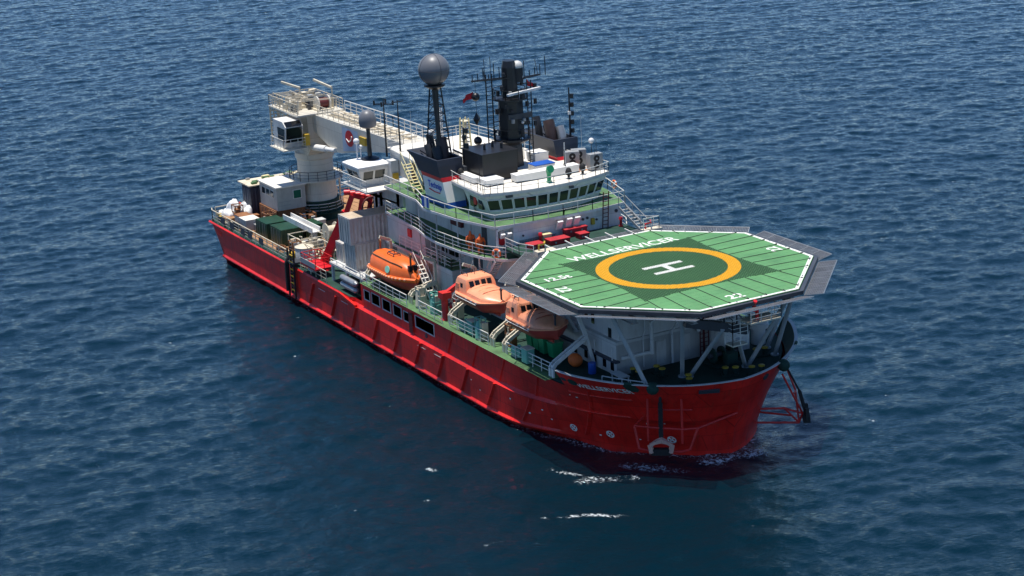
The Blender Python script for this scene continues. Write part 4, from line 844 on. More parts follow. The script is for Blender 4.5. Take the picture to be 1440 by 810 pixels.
# winches along the davit walkway
def winch(label, loc, m='teal', rz=0):
    r = thing('deck_winch', label, 'winch', loc, rz)
    b = MB(); b.box(-0.45,0.45,-0.3,0.3,0,0.18); b.build('base','grey_steel',r)
    b = MB(); b.tube([(0,-0.28,0.55),(0,0.28,0.55)],0.30,14); d = b.build('drum',m,r,smooth=40)
    for y in (-0.3,0.3): b = MB(); b.disc((0,y,0.55),(0,1,0),0.42,0.06,16); b.build('flange',m,r)
    b = MB(); b.box(0.45,1.0,-0.3,0.3,0.15,0.85); b.build('motor_housing',m,r)
    return r
winch('teal deck winch at the foot of the aftermost towered lifeboat davit',(-16.6,-10.0,5.29)); winch('teal deck winch beside the helideck end lifeboat davit',(-7.7,-9.9,5.29))
for x, l in ((-14.9,'teal control cabinet on the walkway below the sunlit towered lifeboat'),(-5.7,'teal control cabinet on the walkway below the half shaded lifeboat')):
    r = thing('control_cabinet', l, 'cabinet', (x,-10.0,5.29)); b = MB(); b.box(-0.45,0.45,-0.35,0.35,0.08,1.25); b.build('body','teal',r); b = MB(); b.box(-0.4,0.4,-0.38,-0.351,0.2,1.15); b.build('door','teal',r); b = MB(); b.box(-0.5,0.5,-0.4,0.4,1.25,1.32); b.build('lid','cream',r)
# green wheeled bins under the towered lifeboats
for i, (x, y, l) in enumerate(((-8.9,-7.6,'green lidded bin on the main deck, aftmost of the bin row'),(-8.0,-7.5,'green lidded bin second from the aft end of the bin row'),(-6.9,-7.6,'tall green lidded bin in the middle of the bin row'),(-5.6,-7.5,'green lidded bin at the forward end of the bin row'))):
    r = thing('storage_bin', l, 'bin', (x,y,5.29), 0, 'green bins under the lifeboats')
    h = 1.25+0.2*(i == 2); b = MB(); b.loft([[(-0.38,-0.4,0.1),(0.38,-0.4,0.1),(0.38,0.4,0.1),(-0.38,0.4,0.1)],[(-0.45,-0.5,h),(0.45,-0.5,h),(0.45,0.5,h),(-0.45,0.5,h)]]); b.build('body','bin_green',r)
    b = MB(); b.box(-0.49,0.49,-0.54,0.54,h+0.004,h+0.10); b.build('lid','bin_green',r)
    for dx in (-0.3,0.3): b = MB(); b.disc((dx,-0.3,0.1),(1,0,0),0.1,0.08,10); b.build('wheel','rubber',r)
o = MB().ball((0,0,0.55),0.55,18,12).build('fender_buoy','hivis',None,smooth=60); tag(o,'round orange fender buoy on the shaded foredeck beside the deckhouse','buoy',None,(-2.6,-7.4,5.29)); o.scale=(1.3,1,1)
b = MB(); b.lathe([(0.3,0),(0.32,0.05),(0.32,0.85),(0.3,0.9)],(0,0,0),16); o = b.build('drum','blue',None,smooth=40); tag(o,'blue drum standing on the foredeck by the deckhouse wall','drum',None,(-0.4,-7.2,5.29))
# red deck crane folded beside lifeboats
kc = thing('knuckle_crane','dark red folded deck crane between the lifeboats','crane',(-20.2,-9.9,5.29))
b = MB(); b.lathe([(0.45,0),(0.4,0.1),(0.32,0.2),(0.30,1.8),(0.42,1.9),(0.42,2.2)],(0,0,0),14); b.build('column','red_trim',kc,smooth=40)
b = MB(); b.beam((0,0.2,2.3),(-0.2,1.9,3.0),0.34,0.42); b.beam((-0.2,1.9,3.0),(0.15,0.5,0.9),0.26,0.30); b.build('jib','red_trim',kc); b = MB(); b.tube([(0.2,0.3,1.5),(0.1,1.2,2.5)],0.09,8); b.build('hydraulic_ram','galv',kc,smooth=40); b = MB(); b.box(-0.45,0.45,-0.4,0.5,1.95,2.5); b.build('slew_head','red_trim',kc)
# survival suits and life rings
for x, y, l in ((-18.5,-7.0,'orange survival suit hung at the boat deck rail beside the hose reel'),(-19.9,-7.2,'orange survival suit with dark straps hung further aft on the boat deck rail')):
    r = thing('survival_suit', l, 'survival suit', (x,y,11.08)); b = MB(); b.loft([[(0.17*math.cos(a)*k,0.32*math.sin(a)*k2,z) for a in np.linspace(0,2*math.pi,12,endpoint=False)] for z,k,k2 in ((0.75,0.9,0.75),(1.0,1,0.8),(1.25,1,1),(1.4,0.9,0.85),(1.5,0.6,0.4),(1.68,0.75,0.24),(1.8,0.3,0.2))]); b.build('torso','hivis',r,smooth=50)
    for s_ in (-1,1): b = MB(); b.tube([(0,s_*0.3,1.36),(0.05,s_*0.42,1.0),(0.08,s_*0.42,0.72)],[0.10,0.085,0.06],8); b.build('sleeve','hivis',r,smooth=50); b = MB(); b.tube([(0,s_*0.14,0.8),(0.02,s_*0.16,0.35),(0.05,s_*0.17,0.05)],[0.14,0.11,0.09],8); b.build('trouser_leg','hivis',r,smooth=50)
    b = MB(); b.box(-0.2,0.2,-0.3,0.3,0.95,1.0); b.build('strap','steel_dark',r)
def life_ring(label, p, axis):
    r = thing('life_ring', label, 'life ring', p); a = Vector(axis).normalized(); u = a.cross(Vector((0,0,1))).normalized(); v = a.cross(u)
    b = MB(); b.tube([u*0.33*math.cos(t)+v*0.33*math.sin(t) for t in np.linspace(0,2*math.pi,21)],0.085,8,False); b.build('ring','hivis',r,smooth=60)
    for k in range(4): t = math.pi/4+k*math.pi/2; b = MB(); c = u*0.33*math.cos(t)+v*0.33*math.sin(t); d = (-u*math.sin(t)+v*math.cos(t))*0.07; b.tube([c-d,c+d],0.094,8); b.build('band','white_clean',r)
life_ring('orange life ring on the boat deck rail at its forward corner',(-16.1,-6.75,11.6),(0.6,-0.8,0)); life_ring('orange life ring on the port side bridge deck rail',(-20.5,8.05,14.4),(0,1,0))
# equipment on the access platform aft of the helideck
def red_locker(label, loc, sx, sy, sz=0.75):
    r = thing('equipment_locker', label, 'locker', loc, 0, 'red lockers behind the helideck'); b = MB(); b.box(-sx/2,sx/2,-sy/2,sy/2,0,sz); b.build('body','locker_red',r)
    b = MB(); b.box(-sx/2-0.05,sx/2+0.05,-sy/2-0.05,sy/2+0.05,sz+0.003,sz+0.12); b.build('lid','locker_red',r)
    for y in (-sy/4,sy/4): b = MB(); b.box(sx/2,sx/2+0.06,y-0.08,y+0.08,sz-0.2,sz-0.05); b.build('latch','galv',r)
red_locker('red locker next to the yellow foam monitor behind the helideck',(-14.6,-3.8,11.91),1.0,1.3,0.30); red_locker('long red locker in the middle behind the helideck edge',(-14.7,-1.5,11.91),1.0,1.9,0.32); red_locker('longest red locker against the wall below the wheelhouse',(-15.75,0.9,11.91),0.5,2.2,0.62); red_locker('short red locker next to the wall ladder',(-14.7,1.0,11.91),0.8,0.9,0.36)
for y,l in ((-2.6,'red fire hydrant on the platform near the radiator grille'),(5.6,'red fire monitor valve by the port helideck step')):
    o = MB().lathe([(0.2,0),(0.2,0.1),(0.12,0.15),(0.12,0.6),(0.2,0.65),(0.16,0.85)],(0,0,0),10).build('fire_hydrant','bright_red',None,smooth=40); tag(o,l,'hydrant',None,(-15.7,y,11.91))
b = MB(); b.box(-0.4,0.4,-0.4,0.4,0,0.6); b.box(-0.44,0.44,-0.44,0.44,0.603,0.68); o = b.build('tool_crate','pale_yellow'); tag(o,'small yellow crate beside the red hydrant below the wheelhouse','crate',None,(-15.9,-2.0,11.91))
# ------------------------------------------------------------------ anchors on their bow frames
def anchor_set(side, x, label):
    p, t, u, nn = surf(x, 2.6, side)
    fr = MB(); out = nn*0.5
    def P(a, h, o=0.0): q, _, _, n2 = surf(x+a, 5.0, side); q2 = surf(x+a, max(0.3, h), side)[0]; n2 = Vector((n2.x,n2.y,0)).normalized(); q = q if o > 0 else q2; return Vector((q.x, q.y, h)) + n2*(0.12+o*0.25)
    o1 = 0.35 if side < 0 else 1.0
    fr.tube([P(-0.95,5.0),P(-0.95,1.6,o1)],0.09,8); fr.tube([P(0.65,5.0),P(0.65,1.4,o1)],0.09,8); fr.tube([P(-0.95,3.9),P(0.65,3.9)],0.07,8)
    fr.tube([P(-2.1,3.1),P(-1.7,2.75,o1),P(-0.8,2.7,o1),P(0.7,2.55,o1),P(1.25,2.6,o1),P(1.7,3.2)],0.09,8)
    fr.tube([P(-1.7,2.75,o1),P(-1.45,0.95,o1+0.25),P(-0.9,0.8,o1+0.35),P(0.6,0.75,o1+0.35),P(0.95,0.9,o1+0.25),P(1.25,2.6,o1)],0.11,8)
    f = fr.build('anchor_frame','red_trim',hull,smooth=40)
    a = thing('anchor',label,'anchor',P(-0.3,1.0,o1+0.25)); c0 = Vector(a.location); q, tt, uu, n2 = surf(x-0.3, 1.5, side); n2 = Vector((n2.x,n2.y,0)).normalized(); tt = Vector((tt.x,tt.y,0)).normalized()
    def A(s_, z, o=0): return tt*s_ + Vector((0,0,z)) + n2*o
    b = MB(); b.beam(A(0,0.5),A(0,3.7,-0.2),0.26); b.build('shank','rubber',a)
    b = MB(); b.loft([[A(-0.9,0.15,0.1),A(-0.9,0.45,0.1),A(-0.9,0.45,0.35),A(-0.9,0.15,0.35)],[A(-0.45,0.5,0.05),A(-0.45,0.75,0.05),A(-0.45,0.75,0.45),A(-0.45,0.5,0.45)],[A(0,0.65,0.05),A(0,1.0,0.05),A(0,0.95,0.45),A(0,0.6,0.45)],[A(0.45,0.5,0.05),A(0.45,0.75,0.05),A(0.45,0.75,0.45),A(0.45,0.5,0.45)],[A(0.9,0.15,0.1),A(0.9,0.45,0.1),A(0.9,0.45,0.35),A(0.9,0.15,0.35)]]); b.build('crown','anchor' if side < 0 else 'rubber',a)
    for s_ in (-1,1): b = MB(); b.beam(A(s_*0.85,0.4,0.2),A(s_*0.72,-0.25,0.3),0.25,0.3); b.build('fluke','anchor' if side < 0 else 'rubber',a)
    b = MB(); b.beam(A(-0.75,-0.2,0.1),A(0.75,-0.2,0.1),0.5,0.5); b.build('stock','rubber',a)
    b = MB(); pts = [A(0,3.7,-0.2),A(0,4.4,-0.3),A(0,5.0,-0.35)]; b.tube(pts,0.12,8); b.build('chain','rubber',a)
    h = MB(); q, tt2, uu2, n3 = surf(x-0.2, 5.9, side); h.ball(q+n3*0.05+Vector((0,0,0.15)),0.5,14,8); hp = h.build('hawse_bolster','dark_green',bulw,smooth=50)
anchor_set(-1, 7.35, 'pale anchor stowed on a red frame on the starboard bow')
b = MB()
tip, low = Vector((9.1,6.3,1.7)), Vector((8.9,6.1,0.9))
b.tube([(8.9,4.5,5.3),tip],0.085,8); b.tube([(7.6,5.9,5.2),(8.2,6.3,3.4),low],0.085,8); b.tube([(8.2,6.3,3.4),(8.95,5.6,3.5)],0.07,8); b.tube([(6.6,3.2,2.0),(8.2,5.2,2.1),tip],0.085,8); b.tube([(6.6,3.0,0.9),low],0.085,8); b.tube([(8.2,5.2,2.1),low],0.08,8); b.tube([(5.6,4.4,1.2),(8.2,6.0,1.3)],0.08,8); b.tube([tip,low],0.08,8)
b.build('anchor_frame','red_trim',hull,smooth=40)
a = thing('anchor','dark anchor hanging from its chain on the far side of the bow','anchor',(9.25,6.55,1.1))
b = MB(); b.beam((0,0,0.5),(-0.1,-0.6,2.6),0.22); b.build('shank','rubber',a); b = MB(); b.beam((-0.55,0.35,0.25),(0.55,-0.35,0.25),0.55,0.5); b.build('crown','rubber',a)
for s_ in (-1,1): b = MB(); b.beam((s_*0.5,-s_*0.32,0.2),(s_*0.42,-s_*0.28,1.2),0.3,0.2); b.build('fluke','rubber',a)
b = MB(); b.tube([(-0.1,-0.6,2.6),(-0.35,-1.4,4.3),(-0.45,-1.8,5.0)],0.08,8); b.build('chain','rubber',a)
h = MB(); h.ball((8.75,4.75,5.95),0.5,14,8); h.build('hawse_bolster','dark_green',bulw,smooth=50)
# ------------------------------------------------------------------ foredeck mooring gear
def bollards(label, x, y, rz=0):
    r = thing('mooring_bollard', label, 'bollard', (x,y,5.28), rz, 'foredeck bollards with yellow tops')
    b = MB(); b.box(-0.7,0.7,-0.3,0.3,0,0.12); b.build('base','dark_green',r)
    for dx in (-0.4,0.4): b = MB(); b.lathe([(0.2,0.12),(0.2,0.62)],(dx,0,0),12); p = b.build('post','dark_green',r,smooth=40); b = MB(); b.lathe([(0.27,0.623),(0.27,0.70),(0.2,0.74)],(dx,0,0),12); b.build('cap','yellow',p,smooth=40)
for x,y,rz in ((3.2,-3.2,0),(6.6,1.2,60),(6.4,-2.6,-30),(4.3,5.8,80),(7.6,3.0,70),(2.6,-5.0,0)): bollards('twin mooring bollard with yellow caps on the dark foredeck',x,y,rz)
w = thing('anchor_windlass','dark green anchor windlass on the foredeck under the helideck','windlass',(3.9,2.6,5.28))
b = MB(); b.box(-0.9,0.9,-1.4,1.4,0,0.2); b.build('base','dark_green',w); b = MB(); b.tube([(0,-1.6,0.85),(0,1.6,0.85)],0.22,12); b.build('shaft','steel_dark',w,smooth=40)
for y in (-1.2,-0.3,0.5,1.3): b = MB(); b.disc((0,y,0.85),(0,1,0),0.62,0.12,18); b.build('gypsy_wheel','dark_green',w)
b = MB(); b.box(0.4,1.1,-0.5,0.5,0.2,1.1); b.build('gearbox','dark_green',w)
r = thing('deck_ventilator','white mushroom ventilator at the port side of the foredeck','ventilator',(1.6,7.6,5.28)); b = MB(); b.lathe([(0.6,0),(0.6,1.5)],(0,0,0),16); b.build('stem','grey_white',r,smooth=40); b = MB(); b.lathe([(0.85,1.4),(0.85,1.75),(0.6,2.0),(0.1,2.05)],(0,0,0),16); b.build('cowl','grey_white',r,smooth=40)
railing(ship, [(6.2,-6.6,5.28),(4.2,-7.8,5.28),(3.0,-8.4,5.28)], 1.0, 2, 1.0); 
b = MB(); b.box(2.0,3.6,-7.0,-6.2,5.9,5.98); b.beam((2.1,-6.9,5.28),(2.1,-6.9,5.9),0.08); b.beam((3.5,-6.9,5.28),(3.5,-6.9,5.9),0.08); b.beam((2.1,-6.3,5.28),(2.1,-6.3,5.9),0.08); b.beam((3.5,-6.3,5.28),(3.5,-6.3,5.9),0.08); o = b.build('work_bench','grey_white'); tag(o,'pale steel work bench on the foredeck inside the bulwark','bench')
# ------------------------------------------------------------------ main pedestal crane
cx, cy = -66.8, -1.0
cr_ = thing('pedestal_crane','large cream pedestal crane with box boom, cab and winch platform on the aft deck','crane',(cx,cy,3.44))
Z0 = -3.44
def L(x, y, z): return (x-cx, y-cy, z+Z0)
b = MB(); b.lathe([(2.35,0),(2.35,2.2)],(0,0,0),36); b.build('pedestal_foot','dark_green',cr_,smooth=40)
b = MB(); b.lathe([(2.1,2.2),(2.1,4.9),(1.95,5.1),(1.95,6.7),(2.1,6.85),(2.1,7.0)],(0,0,0),36); col_ = b.build('pedestal','crane',cr_,smooth=30)
b = MB(); b.lathe([(2.0,4.45),(2.95,4.45),(2.95,4.6),(2.0,4.6)],(0,0,0),36); pf = b.build('ring_platform','crane',cr_,smooth=30)
railing(pf,[(2.88*math.cos(a),2.88*math.sin(a),4.6) for a in np.linspace(0,2*math.pi,19)],1.0,3,1.2,'steel_dark',0.05)
b = MB(); b.lathe([(2.8,0.9),(2.8,0.98)],(0,0,0),30); pf2 = b.build('ring_platform','dark_green',cr_); railing(pf2,[(2.72*math.cos(a),2.72*math.sin(a),0.98) for a in np.linspace(0,2*math.pi,17)],1.0,3,1.2,'rail',0.05)
# slewing house: plates either side
b = MB(); b.loft([[L(x,y,z) for x,z in ((-68.8,10.85),(-64.8,10.85),(-63.9,11.8),(-64.2,13.6),(-64.4,15.4),(-69.0,15.4))] for y in (-2.6,0.9)]); b.build('slewing_house','crane',cr_)
b = MB(); b.lathe([(2.12,7.0),(2.12,7.42)],(0,0,0),30); b.build('slewing_ring','crane',cr_)
# boom
def bm_ring(x, w, z0, z1, yc): return [L(x,yc-w,z0),L(x,yc+w,z0),L(x,yc+w,z1),L(x,yc-w,z1)]
bb_ = MB(); bb_.loft([bm_ring(-65.3,1.7,13.85,15.38,-0.3),bm_ring(-63.3,1.7,13.3,15.40,-0.3),bm_ring(-59.3,1.7,12.2,15.45,-0.25),bm_ring(-57.6,1.7,12.25,15.45,-0.2),bm_ring(-51.5,1.6,13.45,15.5,0.0),bm_ring(-44.0,1.5,14.5,15.45,0.3)]); boom = bb_.build('boom','crane',cr_)
railing(boom,[L(-63.0,-1.9,15.42),L(-52,-1.5,15.5),L(-44.4,-1.1,15.45)],1.05,3,1.2,'rail_cream',0.05); railing(boom,[L(-63,1.3,15.42),L(-52,1.55,15.5),L(-44.4,1.7,15.45)],1.15,3,1.3,'rail',0.07)
b = MB()
for k in range(12): x = -61.5+k*1.35; b.beam(L(x,-1.3,15.6),L(x+0.6,1.2,15.55),0.12); b.beam(L(x,-1.0+0.1*k,15.62),L(x+1.2,-0.6+0.08*k,15.6),0.18,0.25)
b.tube([L(-62,-0.6,15.75),L(-45,0.1,15.4)],0.09,6); b.tube([L(-62,0.3,15.75),L(-45,0.7,15.4)],0.07,6); b.build('boom_piping','rail_cream',boom)
b = MB(); b.box(*[v for p in zip(L(-60.6,-1.3,15.52),L(-46,1.3,15.56)) for v in p]); 
b = MB(); b.tube([L(-63.8,-2.3,11.9),L(-60.6,-2.25,12.25)],0.36,14); b.tube([L(-60.6,-2.25,12.25),L(-58.7,-2.1,12.4)],0.24,12); b.build('luffing_cylinder','white_clean',cr_,smooth=40)
# round emblem plate on the boom side
b = MB(); b.add([L(-57.0,-1.93,12.6),L(-53.6,-1.75,13.2),L(-53.6,-1.75,15.2),L(-57.0,-1.93,15.2)],[(0,1,2,3)]); o = b.build('emblem_panel',mat('panel_blue',(0.42,0.50,0.62),0.5),boom)
pc = Vector(L(-55.4,-1.88,14.2)); n = 28; b = MB(); b.add([pc+Vector((0.9*math.cos(2*math.pi*j/n),-0.02+0.045*math.cos(2*math.pi*j/n),0.85*math.sin(2*math.pi*j/n))) for j in range(n)],[tuple(range(n))]); e_ = b.build('emblem_disc','bright_red',boom)
b = MB(); b.tube([pc+Vector((-0.66,-0.04,-0.12)),pc+Vector((-0.1,-0.04,-0.38)),pc+Vector((0.45,-0.04,-0.1)),pc+Vector((0.62,-0.04,0.3))],0.07,6); b.build('emblem_wave','mark_white',boom)
b = MB(); b.box(*[v for p in zip(L(-53.2,-1.82,14.0),L(-51.8,-1.6,14.8)) for v in p]); b.build('warning_plate','yellow',boom)
# winch platform on top with rails, drum and masts
b = MB(); b.box(*[v for p in zip(L(-71.2,-4.1,15.42),L(-63.4,1.4,15.58)) for v in p]); wp = b.build('winch_platform','crane',cr_)
railing(wp,[L(-63.5,-4.0,15.58),L(-71.1,-4.0,15.58),L(-71.1,1.3,15.58),L(-63.5,1.3,15.58)],1.15,4,1.0,'rail_cream',0.06)
b = MB(); b.tube([L(-64.9,-1.0,16.3),L(-64.9,0.1,16.3)],0.52,18); b.build('winch_drum','maroon',cr_,smooth=40)
for y in (-1.1,0.2): b = MB(); b.disc(L(-64.9,y,16.3),(0,1,0),0.78,0.12,20); b.build('drum_flange','crane',cr_)
b = MB(); b.box(*[v for p in zip(L(-65.8,-1.4,15.59),L(-64.0,0.5,15.75)) for v in p]); b.build('winch_bed','cream',cr_)
rnd = random.Random(3)
for k in range(64):
    x, y = rnd.uniform(-70.9,-65.6), rnd.uniform(-3.8,1.0); s1, s2, h = rnd.uniform(0.25,0.7), rnd.uniform(0.25,0.7), rnd.uniform(0.3,1.3); b = MB(); b.box(*[v for p in zip(L(x,y,15.59),L(x+s1,y+s2,15.59+h)) for v in p]); b.build('hydraulic_unit',rnd.choice(['cream','crane','grey_steel','rail_cream','steel_dark']),wp)
b = MB(); b.tube([L(-68.5,-1.4,15.6),L(-68.5,-1.4,17.6)],0.09,8); b.beam(L(-68.5,-1.4,17.5),L(-70.6,-2.6,18.0),0.22); b.build('boom_light_arm','cream',cr_); b = MB(); b.tube([L(-65.2,0.9,15.6),L(-65.2,0.9,17.9)],0.09,8); b.beam(L(-65.2,0.9,17.7),L(-67.4,-0.2,18.4),0.22); b.build('boom_light_arm','cream',cr_)
b = MB()
for k in range(9):
    x = -70.6+k*0.8; b.beam(L(x,-3.6,15.6),L(x,-3.6,17.0),0.07); b.beam(L(x,-3.6,16.9),L(x+0.4,0.9,16.6+0.1*(k%3)),0.07); b.beam(L(x,0.9,15.6),L(x,0.9,16.7),0.07)
for z in (16.2,16.9): b.beam(L(-70.8,-3.6,z),L(-64.2,-3.6,z),0.07); b.beam(L(-70.8,-1.6,z),L(-66,-1.6,z-0.1),0.07)
b.build('pipe_rack','rail_cream',cr_)
# back frame ladder cage
b = MB()
for y in (-4.0,-3.0,-2.0): b.beam(L(-71.0,y,11.6),L(-71.0,y,15.5),0.14)
for k in range(11): z = 11.7+k*0.36; b.beam(L(-71.0,-4.0,z),L(-71.0,-2.0,z),0.09)
for z in (12.2,13.8,15.2): b.beam(L(-71.0,-4.0,z),L(-67,-4.0,z),0.10); b.beam(L(-71.0,-2.0,z),L(-68.5,-2.0,z),0.1)
for x in (-70,-69,-68): b.beam(L(x,-4.0,12.0),L(x,-4.0,15.5),0.1)
b.build('ladder_cage','rail_cream',cr_)
# cab
def cabr(z, g, f): return [L(-66.4,-5.65,z),L(-63.4+f,-5.65,z),L(-63.4+f,-3.65,z),L(-66.4,-3.65,z)]
b = MB(); b.loft([cabr(12.2,0,-0.5),cabr(12.8,0,-0.1),cabr(14.6,0,0.25),cabr(15.1,0,-0.5)]); cab_ = b.build('operator_cab','white',cr_)
b = MB(); vs = [L(-63.42,-5.55,12.9),L(-63.42,-3.75,12.9),L(-63.12,-3.75,14.5),L(-63.12,-5.55,14.5)]; b.add(vs,[(0,1,2,3)]); g_ = b.build('window','glass_black',cab_)
b = MB(); vs = [L(-65.3,-5.67,13.0),L(-63.6,-5.67,13.0),L(-63.35,-5.67,14.4),L(-65.3,-5.67,14.4)]; b.add(vs,[(0,1,2,3)]); b.build('window','glass_black',cab_)
b = MB(); vs = [L(-63.1,-5.55,14.62),L(-63.1,-3.75,14.62),L(-63.75,-3.75,15.06),L(-63.75,-5.55,15.06)]; b.add([(x+0.03,y,z+0.03) for x,y,z in vs],[(0,1,2,3)]); b.build('window','glass_black',cab_)
railing(cab_,[L(-66.4,-6.05,12.3),L(-63.0,-6.05,12.3),L(-63.0,-3.55,12.3)],1.0,3,0.9,'rail',0.045)
b = MB(); b.box(*[v for p in zip(L(-66.6,-6.15,12.1),L(-62.9,-3.35,12.2)) for v in p]); b.build('cab_floor','crane',cr_)
b = MB(); b.box(*[v for p in zip(L(-63.6,-3.55,12.4),L(-62.9,-3.05,13.6)) for v in p]); b.build('hose_box','yellow',cr_)
# ------------------------------------------------------------------ containers and deck cargo
def container(label, loc, sx, sy, sz, m, doorside='-y', group=None, ribs=True, roofm=None, rz=0):
    r = thing('shipping_container', label, 'container', loc, rz, group)
    b = MB(); b.box(-sx/2+0.06,sx/2-0.06,-sy/2+0.06,sy/2-0.06,0.12,sz-0.06); b.build('body',m,r)
    f = MB()
    for x in (-1,1):
        for y in (-1,1): X, Y = x*(sx/2-0.06), y*(sy/2-0.06); f.box(X-0.065,X+0.065,Y-0.065,Y+0.065,0,sz)
    for z in (0.06,sz-0.06):
        for y in (-1,1): f.box(-sx/2+0.125,sx/2-0.125,y*(sy/2-0.06)-0.06,y*(sy/2-0.06)+0.06,z-0.055,z+0.055)
        for x in (-1,1): f.box(x*(sx/2-0.06)-0.06,x*(sx/2-0.06)+0.06,-sy/2+0.125,sy/2-0.125,z-0.055,z+0.055)
    f.build('corner_frame',m,r)
    b = MB(); b.box(-sx/2+0.13,sx/2-0.13,-sy/2+0.13,sy/2-0.13,sz-0.055,sz+0.005); b.build('roof',roofm or m,r)
    if ribs:                                          # corrugated walls
        n = int(sy/0.42)
        for sgn in (-1,1):
            b = MB(); pts = []
            for i in range(n*4+1):
                y = -sy/2+0.14+(sy-0.28)*i/(n*4); d = (0.0,0.055,0.055,0.0)[i%4]; pts.append((sgn*(sx/2-0.05+d-0.02),y))
            b.loft([[(x,y,0.13),(x,y,sz-0.12)] for x,y in pts],False,False); b.build('corrugated_side',m,r)
    sd = -1 if doorside == '-y' else 1
    for k in (-1,1):
        b = MB(); y0, y1 = sorted((sd*(sy/2-0.05), sd*(sy/2+0.01))); x0, x1 = sorted((k*0.02, k*(sx/2-0.14))); b.box(x0,x1,y0,y1,0.13,sz-0.13); d = b.build('door',m,r)
        b = MB()
        for x in (k*sx*0.14,k*sx*0.33): b.tube([(x,sd*(sy/2+0.04),0.16),(x,sd*(sy/2+0.04),sz-0.16)],0.028,6)
        b.build('locking_bar','galv',d)
    return r
container('rust streaked white shipping container, upper of the stack beside the rounded lifeboat',(-39.9,-7.1,7.92),2.5,6.0,2.6,'cont_white',roofm=mat('roof_tan',(0.50,0.40,0.29),0.7,var=0.2,rust=0.5))
container('rust streaked white shipping container, lower of the stack beside the rounded lifeboat',(-39.9,-6.7,5.30),2.5,6.0,2.6,'cont_white')
b = MB(); b.box(-43.6,-36.2,-10.3,-5.05,5.08,5.29)
for x in (-43.3,-40,-36.5):
    for y in (-10.1,): b.box(x-0.12,x+0.12,y-0.12,y+0.12,3.43,5.08)
cpl = b.build('container_platform','grey_white',ship); railing(cpl,[(-36.3,-10.2,5.29),(-43.5,-10.2,5.29)],0.35,1,1.4)
for i,(x,z) in enumerate(((-38.6,3.95),(-38.6,4.6))):
    b = MB(); b.tube([(-1.5,0,0),(1.5,0,0)],0.30,14); b.tube([(1.5,0,0),(1.75,0,0)],[0.28,0.1],14); o = b.build('gas_cylinder','galv',None,smooth=40); tag(o,'silver gas cylinder lying under the container platform, '+('lower' if i == 0 else 'upper')+' one','cylinder',None,(x,-10.6,z))
container('white half height box with dark opening beside the red basket platform',(-43.0,-8.6,5.30),1.6,1.6,1.9,'cont_white',ribs=False)
for x,y,l,c,h,sx,sy in ((-59.2,-8.1,'dark green deck container by the starboard rail, forward of its twin','cont_green',1.75,3.0,2.4),(-62.6,-8.3,'dark green deck container by the starboard rail, aft of its twin','cont_green',1.75,3.0,2.4),(-59.6,-5.3,'dark green deck container under the white gangway beam','cont_green',1.55,2.6,2.0),(-63.4,-6.2,'small dark green deck container next to the white site cabin','cont_green',1.4,1.6,1.6)):
    container(l,(x,y,3.48),sx,sy,h,c,ribs=True,group='green containers on the aft deck')
# site cabin on a rusty lower box
container('rusty brown open steel box under the white site cabin',(-67.4,-5.0,3.48),4.6,3.4,1.85,'rusty',ribs=True)
sc_ = thing('site_cabin','white site cabin with three dark side windows and one green front window','cabin',(-67.2,-4.9,5.36))
b = MB(); b.box(-2.35,2.35,-1.65,1.65,0,2.45); b.build('body',mat('cabin_grey',(0.44,0.42,0.38),0.55,var=0.12,streak=0.3,rust=0.2),sc_); b = MB(); b.box(-2.5,2.5,-1.8,1.8,2.453,2.6); b.build('roof','roof_white',sc_)
for x in (-1.6,-0.45,0.7): b = MB(); b.box(x-0.02,x+0.92,-1.69,-1.655,1.3,2.1); w_ = b.build('window_frame','rail',sc_); b = MB(); b.box(x+0.05,x+0.85,-1.72,-1.692,1.36,2.04); b.build('glass_pane','glass_black',w_)
b = MB(); b.box(2.355,2.39,0.2,1.2,1.05,2.05); w_ = b.build('window_frame','rail',sc_); b = MB(); b.box(2.392,2.42,0.28,1.12,1.12,1.98); b.build('glass_pane',mat('green_pane',(0.015,0.12,0.07),0.2),w_)
for z in (0.5,0.9): b = MB(); b.box(2.352,2.38,-1.5,-0.1,z,z+0.04); b.build('trim_strip','grey_steel',sc_)
container('dark blue container with a cluttered flat roof at the stern',(-71.4,-5.7,3.48),2.4,3.4,3.5,'dark_blue',ribs=True)
sh = thing('stern_shelter','flat grating roofed steel shelter spanning the stern behind the site cabin','shelter',(-72.0,-1.2,3.48))
b = MB()
for x in (-1.0,1.6):
    for y in (-2.3,1.0,4.5): b.beam((x,y,0),(x,y,3.7),0.16)
b.build('frame','cream',sh); b = MB(); b.box(-1.3,2.0,-6.4,4.8,3.7,3.82); rf_ = b.build('roof','rail_cream',sh)
rnd = random.Random(9)
for k in range(40): x, y = rnd.uniform(-1.1,1.4), rnd.uniform(-6.2,4.4); s1, s2 = rnd.uniform(0.15,0.6), rnd.uniform(0.2,0.8); b = MB(); b.box(x,x+s1,y,y+s2,3.823,3.85+rnd.uniform(0.03,0.28)); b.build('grating_panel',rnd.choice(['pale_yellow','cream','grey_steel','deck_green','rail_cream']),rf_)
